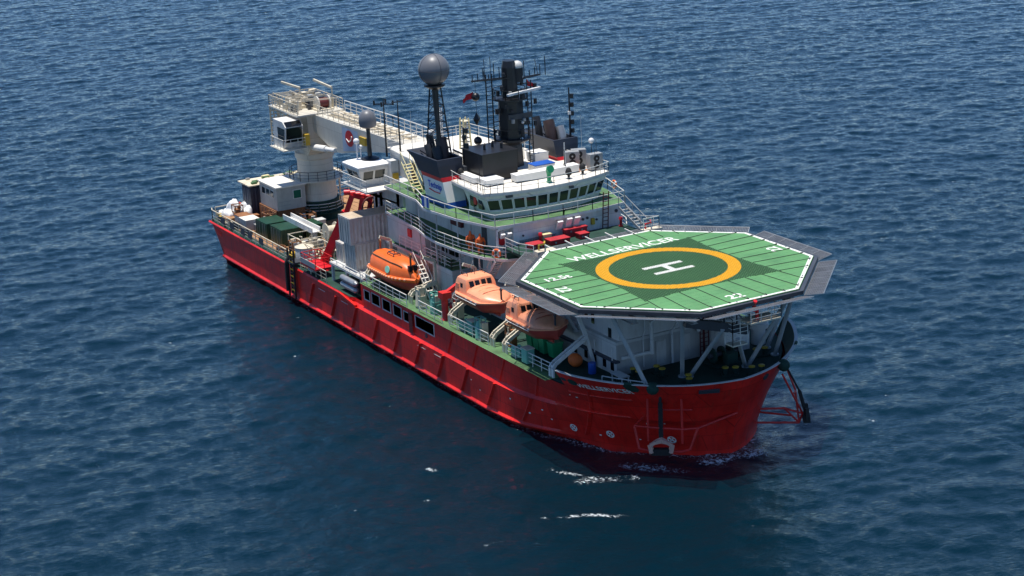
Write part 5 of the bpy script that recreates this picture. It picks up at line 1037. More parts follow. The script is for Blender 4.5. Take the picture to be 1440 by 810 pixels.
# bulk bags and small cargo near the stern
def bag(label, loc, r, h, seed, m='tarp'):
    rn = random.Random(seed); ph = [rn.uniform(0,6.28) for _ in range(6)]; b = MB(); rings = []
    for z, k in ((0,0.9),(0.12,1.04),(0.3,1.1),(0.5,0.98),(0.62,1.02),(0.78,0.85),(0.85,0.7),(0.9,0.35),(0.88,0.05)):
        rings.append([((r*k*(1+0.16*math.sin(3*a+ph[0]+z*5)+0.09*math.sin(7*a+ph[1]+z*9)+0.06*math.sin(13*a+z*17)))*math.cos(a), (r*k*(1+0.15*math.sin(2*a+ph[2]+z*4)+0.09*math.sin(5*a+ph[3]-z*7)))*math.sin(a), z*h+0.22*math.sin(2*a+ph[4])*z*h*0.5+0.09*math.sin(6*a+ph[5])*z) for a in np.linspace(0,2*math.pi,24,endpoint=False)])
    rings = [[(math.copysign(abs(x/r)**0.72, x)*r*0.92, math.copysign(abs(y/r)**0.72, y)*r*0.92, z) for x, y, z in rg_] for rg_ in rings]
    b.loft(rings); o = b.build('bulk_bag',m,None,smooth=50); return tag(o,label,'bag',None,loc)
bag('bulging white bulk bag at the stern corner, biggest of the white bags',(-72.3,-8.7,3.48),0.85,2.1,1); bag('white bulk bag lying against the dark blue container',(-70.5,-8.0,3.48),0.75,1.6,2); bag('white bulk bag squeezed in the middle of the bag heap',(-71.3,-9.4,3.48),0.7,1.3,6); bag('slumped white bulk bag behind the heap towards the container',(-72.0,-7.4,3.48),0.75,1.8,7); bag('white bulk bag nearest the stern rail',(-72.9,-9.6,3.48),0.6,1.0,3); bag('white bag on the deck below the red basket platform',(-47.6,-10.3,3.45),0.55,0.9,4)
def crate(name, label, cat, loc, sx, sy, sz, m, lid=None, rz=0):
    r = thing(name, label, cat, loc, rz); b = MB(); b.box(-sx/2,sx/2,-sy/2,sy/2,0.1,sz); b.build('body',m,r)
    b = MB(); b.box(-sx/2-0.04,sx/2+0.04,-sy/2-0.04,sy/2+0.04,sz+0.003,sz+0.08); b.build('lid',lid or m,r)
    for x in (-sx/3,sx/3): b = MB(); b.box(x-0.08,x+0.08,-sy/2,sy/2,0,0.1); b.build('skid','steel_dark',r)
    for x in (-sx/4,sx/4): b = MB(); b.box(x-0.05,x+0.05,-sy/2-0.05,-sy/2-0.003,0.15,sz); b.build('batten',m,r)
    return r
crate('cargo_crate','white topped machinery crate near the starboard rail at the stern','crate',(-66.6,-9.2,3.48),1.9,1.6,1.2,'grey_white','roof_white'); crate('cargo_crate','orange rusty topped crate next to the white topped crate','crate',(-68.6,-9.1,3.48),1.6,1.4,1.15,'grey_white','rusty'); crate('cargo_crate','low timber crate between the white bags and the rusty crate','crate',(-70.6,-9.9,3.48),1.6,1.2,0.6,'wood','wood')
crate('cargo_crate','small grey crate forward of the rusty brown box','crate',(-64.6,-7.9,3.48),0.9,0.8,0.9,'grey_steel','yellow')
for x,y,l in ((-72.7,-10.3,'yellow capped bollard by the stern rail corner'),(-71.6,-10.5,'second yellow capped bollard along the rail from the stern corner')):
    r = thing('mooring_bollard',l,'bollard',(x,y,3.48)); b = MB(); b.lathe([(0.25,0),(0.22,0.05),(0.22,0.6)],(0,0,0),12); b.build('post','steel_dark',r,smooth=40); b = MB(); b.lathe([(0.3,0.603),(0.3,0.68),(0.2,0.72)],(0,0,0),12); b.build('cap','yellow',r,smooth=40)
r = thing('cable_reel','red cable reel by the stern rail','reel',(-73.0,-8.2,3.48)); b = MB(); b.tube([(0,-0.5,0.75),(0,0.5,0.75)],0.4,16); b.build('drum','maroon',r,smooth=40)
for y in (-0.5,0.5): b = MB(); b.disc((0,y,0.75),(0,1,0),0.75,0.08,20); b.build('flange','red_trim',r)
# white gangway beam and machinery
gw = thing('gangway_beam','white box section gangway lying over the green containers','gangway',(-58.6,-6.8,5.25)); b = MB(); b.box(-3.2,4.2,-0.45,0.45,0,0.12); b.build('tread','white',gw)
for y in (-0.45,0.45): b = MB(); b.box(-3.2,4.2,y-0.06,y+0.06,0.0,0.55); b.build('side_beam','white',gw)
for x in (-2.6,3.6): b = MB(); b.beam((x,0,0),(x,0,-1.75),0.18); b.build('leg','white',gw)
def machine(label, loc, seed, sx, sy, n, pal, cat='machinery', name='deck_machine'):
    rn = random.Random(seed); r = thing(name,label,cat,loc); b = MB(); b.box(-sx/2,sx/2,-sy/2,sy/2,0,0.2); b.build('skid_base',rn.choice(pal),r)
    f = MB()
    for x in (-sx/2+0.06,sx/2-0.06):
        for y in (-sy/2+0.06,sy/2-0.06): f.beam((x,y,0.2),(x,y,1.9),0.09)
    for z in (1.1,1.9):
        for y in (-sy/2+0.06,sy/2-0.06): f.beam((-sx/2,y,z),(sx/2,y,z),0.08)
        for x in (-sx/2+0.06,sx/2-0.06): f.beam((x,-sy/2,z),(x,sy/2,z),0.08)
    f.build('roll_frame',pal[0],r)
    for k in range(n):
        x, y = rn.uniform(-sx/2+0.2,sx/2-0.5), rn.uniform(-sy/2+0.2,sy/2-0.5); t = rn.random(); b = MB()
        if t < 0.5: b.box(x,x+rn.uniform(0.25,0.7),y,y+rn.uniform(0.25,0.6),0.2,0.2+rn.uniform(0.5,1.6)); b.build('housing',rn.choice(pal),r)
        elif t < 0.8: b.lathe([(rn.uniform(0.15,0.35),0.2),(0.25,0.9),(0.15,1.1+rn.random()*0.6)],(x,y,0),12); b.build('vessel',rn.choice(pal),r,smooth=40)
        else: b.tube([(x,y,0.3),(x,y,1.2+rn.random()*0.6),(x+rn.uniform(-.5,.5),y+rn.uniform(-.5,.5),1.4)],0.07,8); b.build('pipe',rn.choice(pal),r,smooth=40)
    return r
PAL = ['cream','rail_cream','grey_white','grey_steel','cream','rusty']
machine('cream machinery skid full of housings and pipes inboard of the starboard rail',(-54.0,-8.0,3.44),1,3.2,3.0,18,PAL); machine('cream winch skid with pipework behind the white drum tank',(-53.6,-4.9,3.44),2,2.6,2.4,14,PAL); machine('rusty hydraulic skid forward of the cream machinery',(-49.8,-8.6,3.44),3,2.6,2.2,12,PAL); machine('grey pump skid under the control cabin platform',(-43.2,-7.0,3.44),4,1.4,2.0,12,['grey_white','cream','maroon','grey_steel'])
r = thing('drum_tank','round white drum tank with a rusty lid on the aft deck','tank',(-51.2,-9.6,3.44)); b = MB(); b.lathe([(0.95,0),(0.95,1.4),(0.9,1.5)],(0,0,0),20); b.build('shell','grey_white',r,smooth=40); b = MB(); b.lathe([(0.98,1.5),(0.98,1.6),(0.3,1.85)],(0,0,0),20); b.build('lid','cream',r,smooth=30)
r = thing('hose_reel','cream hose reel on its stand above the machinery skids','reel',(-51.6,-6.4,5.2)); b = MB(); b.tube([(0,-0.5,0.8),(0,0.5,0.8)],0.55,18); b.build('drum','rail_cream',r,smooth=40)
for y in (-0.55,0.55): b = MB(); b.disc((0,y,0.8),(0,1,0),0.85,0.08,20); b.build('flange','cream',r)
for y in (-0.6,0.6): b = MB(); b.beam((0,y,-1.75),(0,y,0.8),0.14); b.build('stand','cream',r)
crate('white_cabinet','tall white equipment cabinet behind the red boom','cabinet',(-47.6,-5.2,3.44),1.4,1.4,4.3,'white_clean'); crate('white_cabinet','shorter white equipment cabinet beside the tall one','cabinet',(-46.2,-6.4,3.44),1.2,1.0,3.4,'white_clean')
b = MB(); b.box(-1.8,1.8,-1.5,1.5,0,0.5); o = b.build('deck_hatch','dark_green',aft_deck); o.location = (-56.2,-2.6,3.42)
crate('tarp_bundle','blue tarpaulin covered bundle beside the upper white container','bundle',(-42.6,-6.2,7.0),1.4,1.4,1.1,'blue')
# red boom tower with basket
rc = thing('launch_crane','bright red launch crane with leaning boom, roller head and basket platform','crane',(-47.5,-9.4,3.44))
def Q(x,y,z): return (x+47.5,y+9.4,z-3.44)
b = MB(); b.lathe([(0.55,0),(0.5,0.1),(0.4,0.2),(0.4,1.3)],(0.3,0.2,0),14); b.build('column','bright_red',rc,smooth=40)
b = MB(); b.beam(Q(-47.3,-9.2,4.2),Q(-45.0,-7.5,9.5),0.55,0.8); bmn = b.build('boom','bright_red',rc)
b = MB(); b.beam(Q(-45.0,-7.5,9.4),Q(-44.6,-6.9,11.2),0.4,0.5); b.beam(Q(-44.6,-6.5,8.4),Q(-44.3,-6.0,10.9),0.34,0.4); b.beam(Q(-44.5,-5.6,8.0),Q(-44.2,-5.2,10.4),0.34,0.4); b.beam(Q(-44.6,-6.9,11.2),Q(-44.2,-5.0,10.5),0.4,0.5); b.build('head_frame','bright_red',rc)
for k in range(5): b = MB(); p = Vector(Q(-44.9+0.12*k,-7.3+0.5*k,11.45-0.16*k)); b.tube([p+Vector((-0.15,-0.25,0)),p+Vector((0.15,0.25,0))],0.28,12); b.build('roller','bright_red',rc,smooth=40)
b = MB(); c = Vector(Q(-43.9,-5.3,9.9)); b.tube([c+Vector((0.0,0.95*math.cos(t),0.95*math.sin(t))) for t in np.linspace(0,2*math.pi,25)],0.10,8,False)
for t in (0,math.pi/3,2*math.pi/3): d = Vector((0,math.cos(t),math.sin(t)))*0.95; b.beam(c-d,c+d,0.08)
b.build('sheave_wheel','maroon',rc)
b = MB(); b.beam(Q(-46.4,-8.6,6.2),Q(-44.6,-6.6,8.6),0.18); b.beam(Q(-44.8,-6.4,3.6),Q(-44.5,-6.4,8.6),0.26); b.build('brace','maroon',rc)
b = MB(); b.box(*[v for p in zip(Q(-48.2,-11.4,4.25),Q(-44.6,-9.4,4.4)) for v in p]); bk = b.build('basket','bright_red',rc); railing(bk,[Q(-48.1,-11.3,4.4),Q(-44.7,-11.3,4.4),Q(-44.7,-9.5,4.4),Q(-48.1,-9.5,4.4)],1.0,3,0.8,'red_trim',0.05,closed=True)
b = MB(); b.box(*[v for p in zip(Q(-48.1,-11.42,4.45),Q(-44.7,-11.36,4.95)) for v in p]); b.build('kick_panel','grey_steel',rc)
# boarding ladder frame hung on the hull
bl = thing('boarding_ladder','black boarding ladder frame hanging down the starboard hull side','ladder',(-50.6,-11.5,0.2))
b = MB()
for x in (-0.75,0.0,0.75): b.beam((x,0,0 if x else 0.4),(x,0.1,5.0),0.16)
b.build('rail','rubber',bl); 
for k in range(12): b = MB(); b.beam((0,-0.02,0.5+k*0.36),(0.75,-0.02,0.5+k*0.36),0.11); b.build('rung','yellow' if k%2 else 'rubber',bl)
b = MB(); b.tube([(-0.6,0.2,4.2),(-0.6,-0.25,3.5),(-0.6,-0.25,0.6)],0.16,8); b.build('fender_hose','rubber',bl,smooth=40); b = MB(); b.box(-0.8,0.9,-0.1,0.9,3.6,3.75); b.build('head_plate','steel_dark',bl)
# ------------------------------------------------------------------ wheelhouse roof equipment
ZR = 16.235
r = thing('equipment_housing','large black box housing on the wheelhouse roof in front of the mast','housing',(-24.0,-2.65,ZR)); b = MB(); b.box(-1.85,1.85,-1.75,1.75,0,2.45); b.build('body','black',r); b = MB(); b.box(-1.95,1.95,-1.85,1.85,2.453,2.53); b.build('lid','black',r)
for x,y in ((0.6,0.9),(-0.3,0.5),(0.2,-0.6)): b = MB(); b.tube([(x,y,2.53),(x,y,2.9),(x+0.15,y,3.05)],0.12,8); b.build('goose_neck','black',r,smooth=40)
b = MB(); b.box(-1.9,-1.0,-2.1,-1.76,0.3,1.0); b.build('side_duct','steel_dark',r)
crate('roof_locker','long white locker along the forward edge of the wheelhouse roof','locker',(-20.6,1.0,ZR),1.0,6.4,0.62,'white_clean'); crate('roof_locker','low white locker in front of the black housing on the roof','locker',(-21.3,-4.1,ZR),1.5,1.7,0.5,'white_clean'); crate('roof_locker','long low white locker beside the black housing on the roof','locker',(-24.3,-4.95,ZR),4.2,0.7,0.5,'white_clean')
crate('roof_locker','wide white deck box with blue cover strap behind the long locker','locker',(-22.6,1.8,ZR),1.3,2.0,0.7,'white_clean','blue'); crate('roof_locker','white deck box next to the port funnel','locker',(-26.4,3.6,ZR),1.6,1.4,0.8,'white_clean')
r = thing('cowl_ventilator','green cowl ventilator at the wheelhouse roof rail','ventilator',(-18.6,0.2,ZR)); b = MB(); b.lathe([(0.24,0),(0.24,0.12),(0.19,0.15),(0.19,0.7)],(0,0,0),14); b.build('stem','bin_green',r,smooth=40); b = MB(); b.tube([(0,0,0.7),(0,0,1.0),(0.1,0,1.2),(0.35,0,1.25)],[0.2,0.26,0.3,0.34],14); b.build('cowl','bin_green',r,smooth=50)
def ac(label, loc, rz):
    r = thing('air_conditioner',label,'fan unit',loc,rz); b = MB(); b.box(-0.35,0.35,-0.65,0.65,0.1,1.5); b.build('casing','grey_steel',r)
    for z in (0.5,1.1): b = MB(); b.disc((0.36,0,z),(1,0,0),0.30,0.05,18); g = b.build('fan_grille','rubber',r); b = MB(); b.disc((0.40,0,z),(1,0,0),0.08,0.05,10); b.build('fan_hub','galv',g)
    for y in (-0.5,0.5): b = MB(); b.box(-0.3,0.3,y-0.06,y+0.06,0,0.1); b.build('foot','steel_dark',r)
ac('grey twin fan unit on the orange roof pad, inboard one',(-22.0,4.6,ZR),-20); ac('grey twin fan unit on the orange roof pad, outboard one',(-22.3,5.5,ZR),-20); ac('black fronted fan unit at the port end of the roof rail',(-19.9,5.7,ZR),0)
b = MB(); b.box(-21.6,-20.2,3.9,5.2,ZR,ZR+0.01); b.build('orange_pad',mat('orange_pad',(0.62,0.22,0.06),0.7),roof)
for x,y,l in ((-19.2,4.0,'black bell shaped searchlight on the roof rail, port one'),(-18.6,2.2,'small black searchlight in the middle of the roof rail'),(-24.8,-5.2,'black searchlight beside the starboard funnel')):
    r = thing('searchlight',l,'searchlight',(x,y,ZR)); b = MB(); b.lathe([(0.12,0),(0.12,0.35)],(0,0,0),10); b.build('stand','rubber',r); b = MB(); b.lathe([(0.25,0.35),(0.3,0.6),(0.2,0.9),(0.05,1.0)],(0,0,0),14); b.build('lamp_housing','rubber',r,smooth=45)
# radar mast
mast = MB().lathe([(1.0,0),(0.95,1.6),(0.9,2.0)],(-26.3,1.0,ZR),8).build('radar_mast','black',ship)
mx, my = -26.3, 1.0
def part(b, name, m, sm=0, par=None): return b.build(name, m, par or mast, smooth=sm)
b = MB(); b.lathe([(0.9,2.003),(1.75,2.45),(1.75,2.6),(1.2,2.65),(1.15,6.0),(1.6,6.1),(1.6,6.25),(0.75,6.3),(0.70,9.0),(0.55,9.6)],(mx,my,ZR),8); part(b,'mast_trunk','black')
b = MB(); b.ball((mx+0.2,my+0.75,ZR+9.0),0.52,16,10); part(b,'satellite_dome','grey_white',50); b = MB(); b.lathe([(0.52,7.6),(0.52,8.9)],(mx+0.2,my+0.75,ZR),14); part(b,'dome_stand','soot')
for z,L_,off_ in ((8.1,3.9,-1.2),(7.8,3.0,1.2)):
    b = MB(); b.beam((mx,my-0.3,ZR+z),(mx+0.1,my+(L_ if off_ > 0 else -L_),ZR+z+0.15),0.14); b.beam((mx+0.6,my-0.3,ZR+z),(mx+0.3,my+(L_ if off_ > 0 else -L_),ZR+z+0.15),0.09); part(b,'yard','black')
    for k in range(6): y = my+(1 if off_ > 0 else -1)*(1.0+k*0.55); h_ = random.uniform(0.5,1.9); b = MB(); b.tube([(mx,y,ZR+z),(mx,y,ZR+z+h_)],0.045,6); part(b,'antenna','soot')
b = MB(); b.beam((mx+1.3,my-1.0,ZR+6.75),(mx+1.1,my+2.5,ZR+6.95),0.26,0.20); part(b,'radar_scanner','radome_white'); b = MB(); b.lathe([(0.25,6.25),(0.22,6.7)],(mx+1.2,my+0.6,ZR),10); part(b,'scanner_pedestal','soot')
b = MB(); b.beam((mx+1.2,my-0.9,ZR+4.7),(mx+1.2,my+1.5,ZR+4.7),0.16,0.45); part(b,'radar_scanner','steel_dark')
for yy in (-1.7,-2.3):
    b = MB(); b.tube([(mx-0.2,my+yy,ZR),(mx-0.2,my+yy,ZR+8.6)],0.07,6); part(b,'stay_post','black')
b = MB()
for k in range(22): z = ZR+0.4+k*0.37; b.beam((mx-0.2,my-2.3,z),(mx-0.2,my-1.7,z),0.05)
for z in (2.2,4.2,6.2,8.0): b.beam((mx-0.2,my-1.7,ZR+z),(mx,my,ZR+z),0.08)
part(b,'mast_ladder','black')
b = MB()
for yy in (1.6,2.0): b.tube([(mx+0.3,my+yy,ZR),(mx+0.3,my+yy,ZR+7.6)],0.06,6)
for k in range(20): z = ZR+0.3+k*0.37; b.beam((mx+0.3,my+1.6,z),(mx+0.3,my+2.0,z),0.045)
for z in (2.2,4.2,6.2,7.4): b.beam((mx+0.3,my+1.6,ZR+z),(mx,my,ZR+z),0.08)
part(b,'mast_ladder','black')
for yy,z in ((2.3,3.4),(2.4,5.4),(-1.4,3.0),(-1.35,5.0),(1.5,4.0),(2.45,6.8)): b = MB(); b.lathe([(0.16,0),(0.16,0.45)],(mx+0.3,my+yy,ZR+z),8); part(b,'navigation_light','soot')
for yy,z in ((0.5,4.1),(0.3,2.6)): b = MB(); b.ball((mx+1.25,my+yy,ZR+z),0.16,10,8); part(b,'lamp_globe','radome_white',50)
railing(mast,[(mx+1.7*math.cos(a),my+1.7*math.sin(a),ZR+2.6) for a in np.linspace(0,2*math.pi,9)],0.9,2,1.4,'black',0.05); railing(mast,[(mx+1.55*math.cos(a),my+1.55*math.sin(a),ZR+6.25) for a in np.linspace(0,2*math.pi,9)],0.85,2,1.4,'black',0.05)
# day shapes and flags on the halyards
for z,kind in ((6.75,'ball'),(4.75,'diamond'),(2.75,'ball')):
    b = MB()
    if kind == 'ball': b.ball((0,0,0),0.38,14,10); sm = 50
    else: b.lathe([(0.01,-0.62),(0.38,0),(0.01,0.62)],(0,0,0),4); sm = 0
    o = b.build('day_shape','black',None,smooth=sm); tag(o, {6.75:'black ball day shape, upper one on the mast halyard',4.75:'black diamond day shape between two balls on the mast halyard',2.75:'black ball day shape, lower one on the mast halyard'}[z],'day shape',None,(mx-0.2,my-3.4,ZR+z))
b = MB(); b.tube([(mx-0.2,my-3.4,ZR+0.2),(mx-0.2,my-3.4,ZR+8.2)],0.02,5); part(b,'halyard','soot')
def flag(label, p, d, m1, m2, s=1.0):
    r = thing('flag',label,'flag',p); d = Vector(d).normalized(); n = 8
    for k,(m,z0,z1) in enumerate(((m1,0.0,0.42),(m2,-0.42,0.0))):
        b = MB(); b.loft([[d*(i/n*1.3*s)+Vector((0.10*math.sin(i*1.1),0.08*math.cos(i*0.9),-0.35*(i/n)**1.5+zz*s*(1-0.45*i/n))) for zz in (z0,z1)] for i in range(n+1)],False,False); b.build('stripe',m,r,smooth=60)
flag('red pennant flag flying off the yard on the day shape side',(mx-0.4,my-3.6,ZR+6.9),(-0.3,-1,-0.15),'flag_red','flag_red',0.75); flag('red flag with blue lower half behind the radar scanner',(mx+0.1,my+1.6,ZR+7.4),(-0.1,1,-0.15),'flag_red','flag_red',0.7)
# radome mast over the starboard funnel
rx, ry = -27.6, -5.85
b = MB(); b.tube([(rx+0.5,ry,16.6),(rx+0.15,ry,20.5),(rx,ry,24.2)],[0.30,0.20,0.30],12); rm = b.build('radome_mast','black',ship,smooth=40)
b = MB(); b.ball((rx,ry,25.75),1.40,32,20); b.build('radome','radome',rm,smooth=60)
b = MB()
for a in (0,math.pi/2): b.tube([(rx+1.405*math.sin(t)*math.cos(a),ry+1.405*math.sin(t)*math.sin(a),25.75+1.405*math.cos(t)) for t in np.linspace(0,2*math.pi,33)],0.022,5,False)
b.tube([(rx+1.405*math.cos(t),ry+1.405*math.sin(t),25.75) for t in np.linspace(0,2*math.pi,33)],0.022,5,False); b.build('panel_seam','steel_dark',rm)
b = MB(); b.lathe([(0.4,24.0),(0.95,24.3),(0.95,24.42),(0.6,24.45)],(rx,ry,0),20); b.build('radome_base','black',rm,smooth=30)
b = MB(); legs = [(-1.5,-0.5),(-1.5,0.7),(0.9,0.9)]
for dx,dy in legs: b.tube([(rx+dx,ry+dy,17.2),(rx+dx*0.38,ry+dy*0.45,24.1)],0.075,6)
for k in range(9):
    t = k/9; z = 17.2+6.9*t; t2 = (k+1)/9; z2 = 17.2+6.9*t2
    for i in range(3):
        (ax,ay),(bx,by) = legs[i], legs[(i+1)%3]; f1 = 1-0.6*t; f2 = 1-0.6*t2; b.beam((rx+ax*f1,ry+ay*f1,z),(rx+bx*f1,ry+by*f1,z),0.05); b.beam((rx+ax*f1,ry+ay*f1,z),(rx+bx*f2,ry+by*f2,z2),0.045)
b.build('lattice','black',rm)
b = MB(); b.ball((rx-1.6,ry+0.2,19.8),0.30,12,8); b.build('satellite_dome','radome_white',rm,smooth=50)
# small radome on the control cabin
b = MB(); b.tube([(-41.2,-6.3,15.3),(-41.2,-6.3,18.3)],[0.24,0.18],10); sm_ = b.build('antenna_post','black',ship,smooth=40)
b = MB(); b.lathe([(0.35,18.3),(0.78,18.5),(0.86,18.9),(0.84,19.35),(0.68,19.75),(0.38,20.0),(0.05,20.08)],(-41.2,-6.3,0),24); b.build('radome','radome',sm_,smooth=50)
b = MB(); b.lathe([(0.9,15.3),(0.85,15.42),(0.3,15.6)],(-41.2,-6.3,0),16); b.build('post_foot','black',sm_)
for k,(x,y,h) in enumerate(((-41.9,-7.3,1.5),(-41.9,-6.9,0.9))): b = MB(); b.tube([(x,y,15.3),(x,y,15.3+h)],0.06,6); b.ball((x,y,15.3+h+0.25),0.30 if k == 0 else 0.2,12,8); b.build('satellite_dome','radome_white',sm_,smooth=50)
# whip antennas and pole masts
def whip(x,y,z,h,m='soot',r=0.045,name='whip_antenna'): b = MB(); b.tube([(x,y,z),(x,y,z+h*0.5),(x,y,z+h)],[r,r*0.8,r*0.5],6); return b.build(name,m,ship)
pole = whip(-40.6,-4.8,15.4,5.6,'black',0.11,'antenna_pole'); b = MB(); b.beam((-41.2,-5.5,20.5),(-40.0,-4.1,20.5),0.10); b.beam((-40.0,-5.3,20.5),(-41.2,-4.3,20.5),0.10)
for x,y in ((-41.2,-5.5),(-40,-4.1),(-40,-5.3),(-41.2,-4.3)): b.lathe([(0.1,20.4),(0.1,20.85)],(x,y,0),8)
b.build('aerial_head','black',pole)
pole = whip(-38.4,-4.4,16.2,5.0,'black',0.10,'antenna_pole'); b = MB(); b.beam((-38.4,-5.0,21.0),(-38.4,-3.8,21.0),0.08); b.build('aerial_head','black',pole)
for x,y,h in ((-36.2,-4.2,4.2),(-34.5,-3.8,3.4),(-32.5,-2.2,3.8),(-30.2,-3.0,3.4),(-20.0,-5.9,3.2),(-22.5,6.0,4.5),(-20.2,6.1,2.6),(-27.8,3.0,3.0),(-19.0,5.2,2.2),(-29.6,2.4,3.6)): whip(x,y,ZR,h,'soot' if h < 4 else 'grey_white',0.035)
p2 = whip(-25.6,-4.3,ZR,4.4,'black',0.15,'signal_pole')
for k in range(5): b = MB(); b.lathe([(0.2,0),(0.2,0.4)],(-25.6+0.2*(-1)**k,-4.3+0.15,ZR+1.2+k*0.68),8); b.build('navigation_light','black',p2)
b = MB(); b.beam((-25.6,-4.3,ZR+1.9),(-27.4,-4.5,ZR+2.1),0.12); b.beam((-25.6,-4.3,ZR+1.4),(-25.2,-2.9,ZR+1.5),0.1); b.build('signal_arm','black',p2)
p3 = whip(-25.9,6.9,ZR,6.4,'black',0.13,'signal_pole')
for k in range(5): b = MB(); b.lathe([(0.17,0),(0.17,0.4)],(-25.9+0.1,6.9+0.22,ZR+2.2+k*0.8),8); b.build('navigation_light','black',p3)
b = MB(); b.lathe([(0.18,3.9),(0.18,4.2)],(-25.9,6.9,ZR),8); b.build('pole_band','white_clean',p3)
w_ = whip(-21.2,3.4,ZR,2.6,'grey_white',0.11,'vent_pole'); w_ = whip(-20.4,2.9,ZR,2.2,'black',0.06,'tripod_antenna')
b = MB()
for a in range(3): t = a*2.09; b.beam((-20.4,2.9,ZR+1.0),(-20.4+0.6*math.cos(t),2.9+0.6*math.sin(t),ZR),0.05)
b.build('tripod_leg','black',w_)
d_ = whip(-21.0,6.1,ZR,2.2,'black',0.05,'antenna_pole'); b = MB(); b.ball((-21.0,6.1,ZR+2.4),0.26,12,8); b.build('satellite_dome','radome_white',d_,smooth=50)
# cream racks and white ladder tower behind the radome mast
r = thing('cream_rack','cream ladder rack standing on the roof behind the radome mast','rack',(-35.0,0.8,ZR)); b = MB()
for x in (-0.5,0.5):
    for y in (-0.35,0.35): b.beam((x,y,0),(x*0.6,y*0.8,3.0),0.12)
b.build('frame','pale_yellow',r)
for k in range(7): b = MB(); b.box(-0.45,0.45,-0.33,0.33,0.3+k*0.4,0.36+k*0.4); b.build('shelf','cream',r)
r = thing('lattice_tower','slim white lattice tower on the roof behind the radome mast','tower',(-36.8,-0.9,ZR)); b = MB()
for x in (-0.18,0.18):
    for y in (-0.18,0.18): b.beam((x,y,0),(x,y,3.9),0.06)
for k in range(12): b.beam((-0.18,-0.18,0.3*k),(0.18,0.18,0.3*k+0.3),0.05); b.beam((0.18,-0.18,0.3*k),(-0.18,0.18,0.3*k+0.3),0.05)
b.build('lattice','white_clean',r)
crate('roof_locker','cream deck box beside the starboard signal pole','locker',(-28.0,-1.8,ZR),1.2,1.0,1.1,'cream'); crate('roof_locker','white deck box at the aft end of the wheelhouse roof','locker',(-33.0,-2.2,ZR),2.2,1.2,0.7,'white_clean')

# ------------------------------------------------------------------ loose gear on the working decks
def rope_coil(label, loc, r, m, turns=4):
    b = MB(); n = 16*turns; b.tube([((r-0.10*(i/n)*0)*math.cos(i*2*math.pi/16)*(1-0.12*((i//16)%2)), r*math.sin(i*2*math.pi/16)*(1-0.12*((i//16)%2)), 0.06+0.10*(i/16)) for i in range(n+1)], 0.06, 6)
    return tag(b.build('rope_coil',m,None,smooth=60),label,'rope coil',None,loc)
rope_coil('pale rope coil on the stern planks by the rail',(-69.6,-10.5,3.49),0.45,'cream'); rope_coil('black hose coil between the crates and the rail',(-67.9,-10.4,3.49),0.5,'rubber',5); rope_coil('black hose coil beside the green containers',(-64.7,-10.3,3.49),0.5,'rubber',4); rope_coil('tan rope coil forward of the green containers',(-56.6,-9.9,3.49),0.5,'rusty',4)
def pallet(label, loc, rz, load):
    r = thing('pallet',label,'pallet',loc,rz)
    for k in range(5): b = MB(); b.box(-0.6,0.6,-0.5+k*0.23,-0.5+k*0.23+0.16,0.11,0.14); b.build('plank','wood',r)
    for x in (-0.5,0,0.5): b = MB(); b.box(x-0.05,x+0.05,-0.5,0.58,0,0.108); b.build('bearer','wood',r)
    if load:
        for x in (-0.3,0.3):
            for y in (-0.22,0.28): b = MB(); b.lathe([(0.24,0.143),(0.25,0.17),(0.25,0.75),(0.22,0.78)],(x,y,0),14); b.build('drum',load,r,smooth=40)
pallet('pallet of four blue drums near the stern timber crate',(-72.4,-7.0,3.49),10,'blue'); pallet('pallet of four yellow drums forward of the green containers',(-56.4,-6.6,3.49),-8,'yellow'); pallet('empty pallet leaning flat by the starboard rail',(-65.4,-9.9,3.49),14,None); pallet('pallet of four grey drums beside the drum tank',(-49.0,-10.2,3.45),5,'grey_steel')
for i,(x,y,sx,sy,sz,m,l) in enumerate(((-65.0,-8.9,0.7,0.7,0.8,'grey_steel','small grey toolbox by the aft green container'),(-69.4,-7.6,0.8,1.0,0.7,'rusty','small rusty box between white bags and brown steel box'),(-56.2,-8.4,0.9,0.7,0.9,'cream','cream junction box forward of the green container'),(-52.2,-10.4,0.9,0.6,0.8,'yellow','yellow grit box by the boarding ladder'),(-48.6,-6.6,1.0,0.9,1.2,'cream','cream pump box behind the red boom foot'),(-55.6,-4.6,1.2,1.0,1.0,'bin_green','bright green tool chest near the deck hatch'),(-60.8,-3.6,1.0,1.0,1.3,'grey_white','pale cabinet between crane pedestal and green container'))):
    crate('deck_box',l,'box',(x,y,3.48),sx,sy,sz,m)
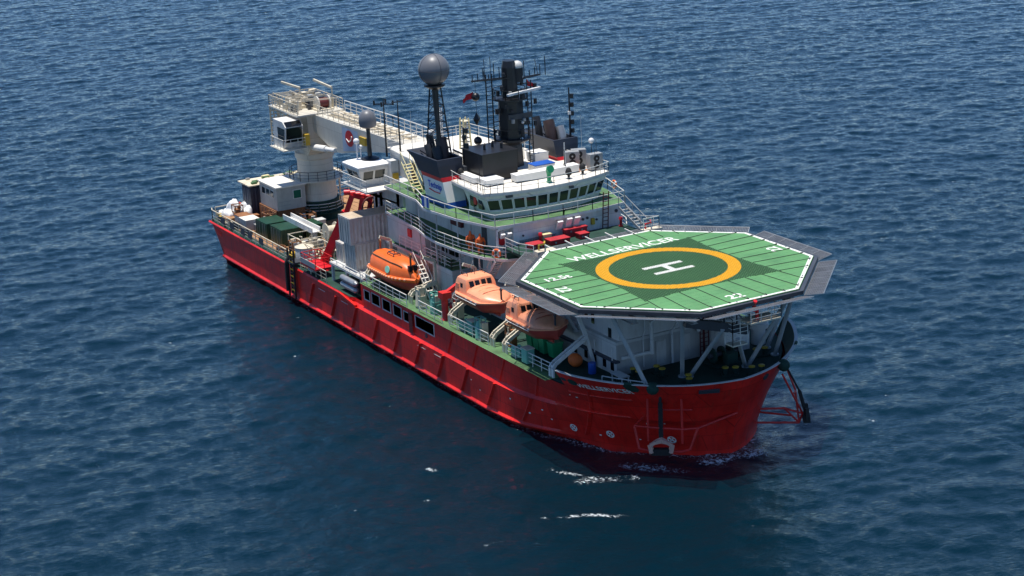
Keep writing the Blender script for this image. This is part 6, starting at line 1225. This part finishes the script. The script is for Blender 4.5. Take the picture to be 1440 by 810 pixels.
# dark mesh screens hung on the stern rail
for k,x in enumerate((-70.2,-67.6,-64.6,-62.6,-59.6)):
    b = MB(); b.box(x,x+1.1,-11.1,-11.04,3.75,4.45); b.build('rail_screen','steel_dark',aft_deck)
# small fittings along the davit walkway
for x,y,m,l in ((-13.4,-10.1,'teal','teal pump on the walkway under the sunlit towered lifeboat'),(-19.6,-9.0,'grey_steel','grey valve block by the folded red deck crane'),(-24.6,-10.0,'cream','cream winch box at the end of the rounded lifeboat rail'),(-10.2,-9.0,'rusty','rusty valve block between the two inner davits'),(-22.2,-9.8,'teal','teal valve block above the long side window')):
    machine(l,(x,y,5.29),int(-x*10),0.9,0.7,5,[m,'cream',m],'machinery','deck_fitting')
# extra fittings on the radar mast
rnd = random.Random(21)
for k in range(26):
    a = rnd.uniform(0,6.28); z = rnd.uniform(2.8,8.4); rr = 1.25 if z < 6 else 0.8; h_ = rnd.uniform(0.15,0.5); b = MB(); x, y = mx+rr*math.cos(a), my+rr*math.sin(a)
    b.beam((mx,my,ZR+z),(mx+(rr+0.35)*math.cos(a),my+(rr+0.35)*math.sin(a),ZR+z),0.06); b.box(x+0.3*math.cos(a)-0.12,x+0.3*math.cos(a)+0.12,y+0.3*math.sin(a)-0.12,y+0.3*math.sin(a)+0.12,ZR+z,ZR+z+h_); part(b,'mast_fitting',rnd.choice(['black','soot','soot','grey_steel']))
for k in range(8): y = my+rnd.uniform(-3.5,3.0); b = MB(); b.tube([(mx+rnd.uniform(-.3,.6),y,ZR+8.0),(mx,y,ZR+8.0+rnd.uniform(0.8,2.4))],0.03,5); part(b,'antenna','soot')

BR = ['rusty','cream','wood','rusty','grey_white','steel_dark']
machine('rusty brown pump skid between the site cabin and the starboard rail',(-64.9,-7.6,3.48),31,1.5,1.2,9,BR); machine('rusty pipe rack skid aft of the rusty topped crate',(-70.4,-9.0,3.48),32,1.2,1.0,8,BR); machine('brown winch skid against the crane pedestal platform',(-62.4,-4.4,3.48),33,1.8,1.6,10,BR); machine('cream and brown manifold skid by the boarding ladder head',(-52.6,-10.0,3.45),34,1.2,1.0,9,BR)
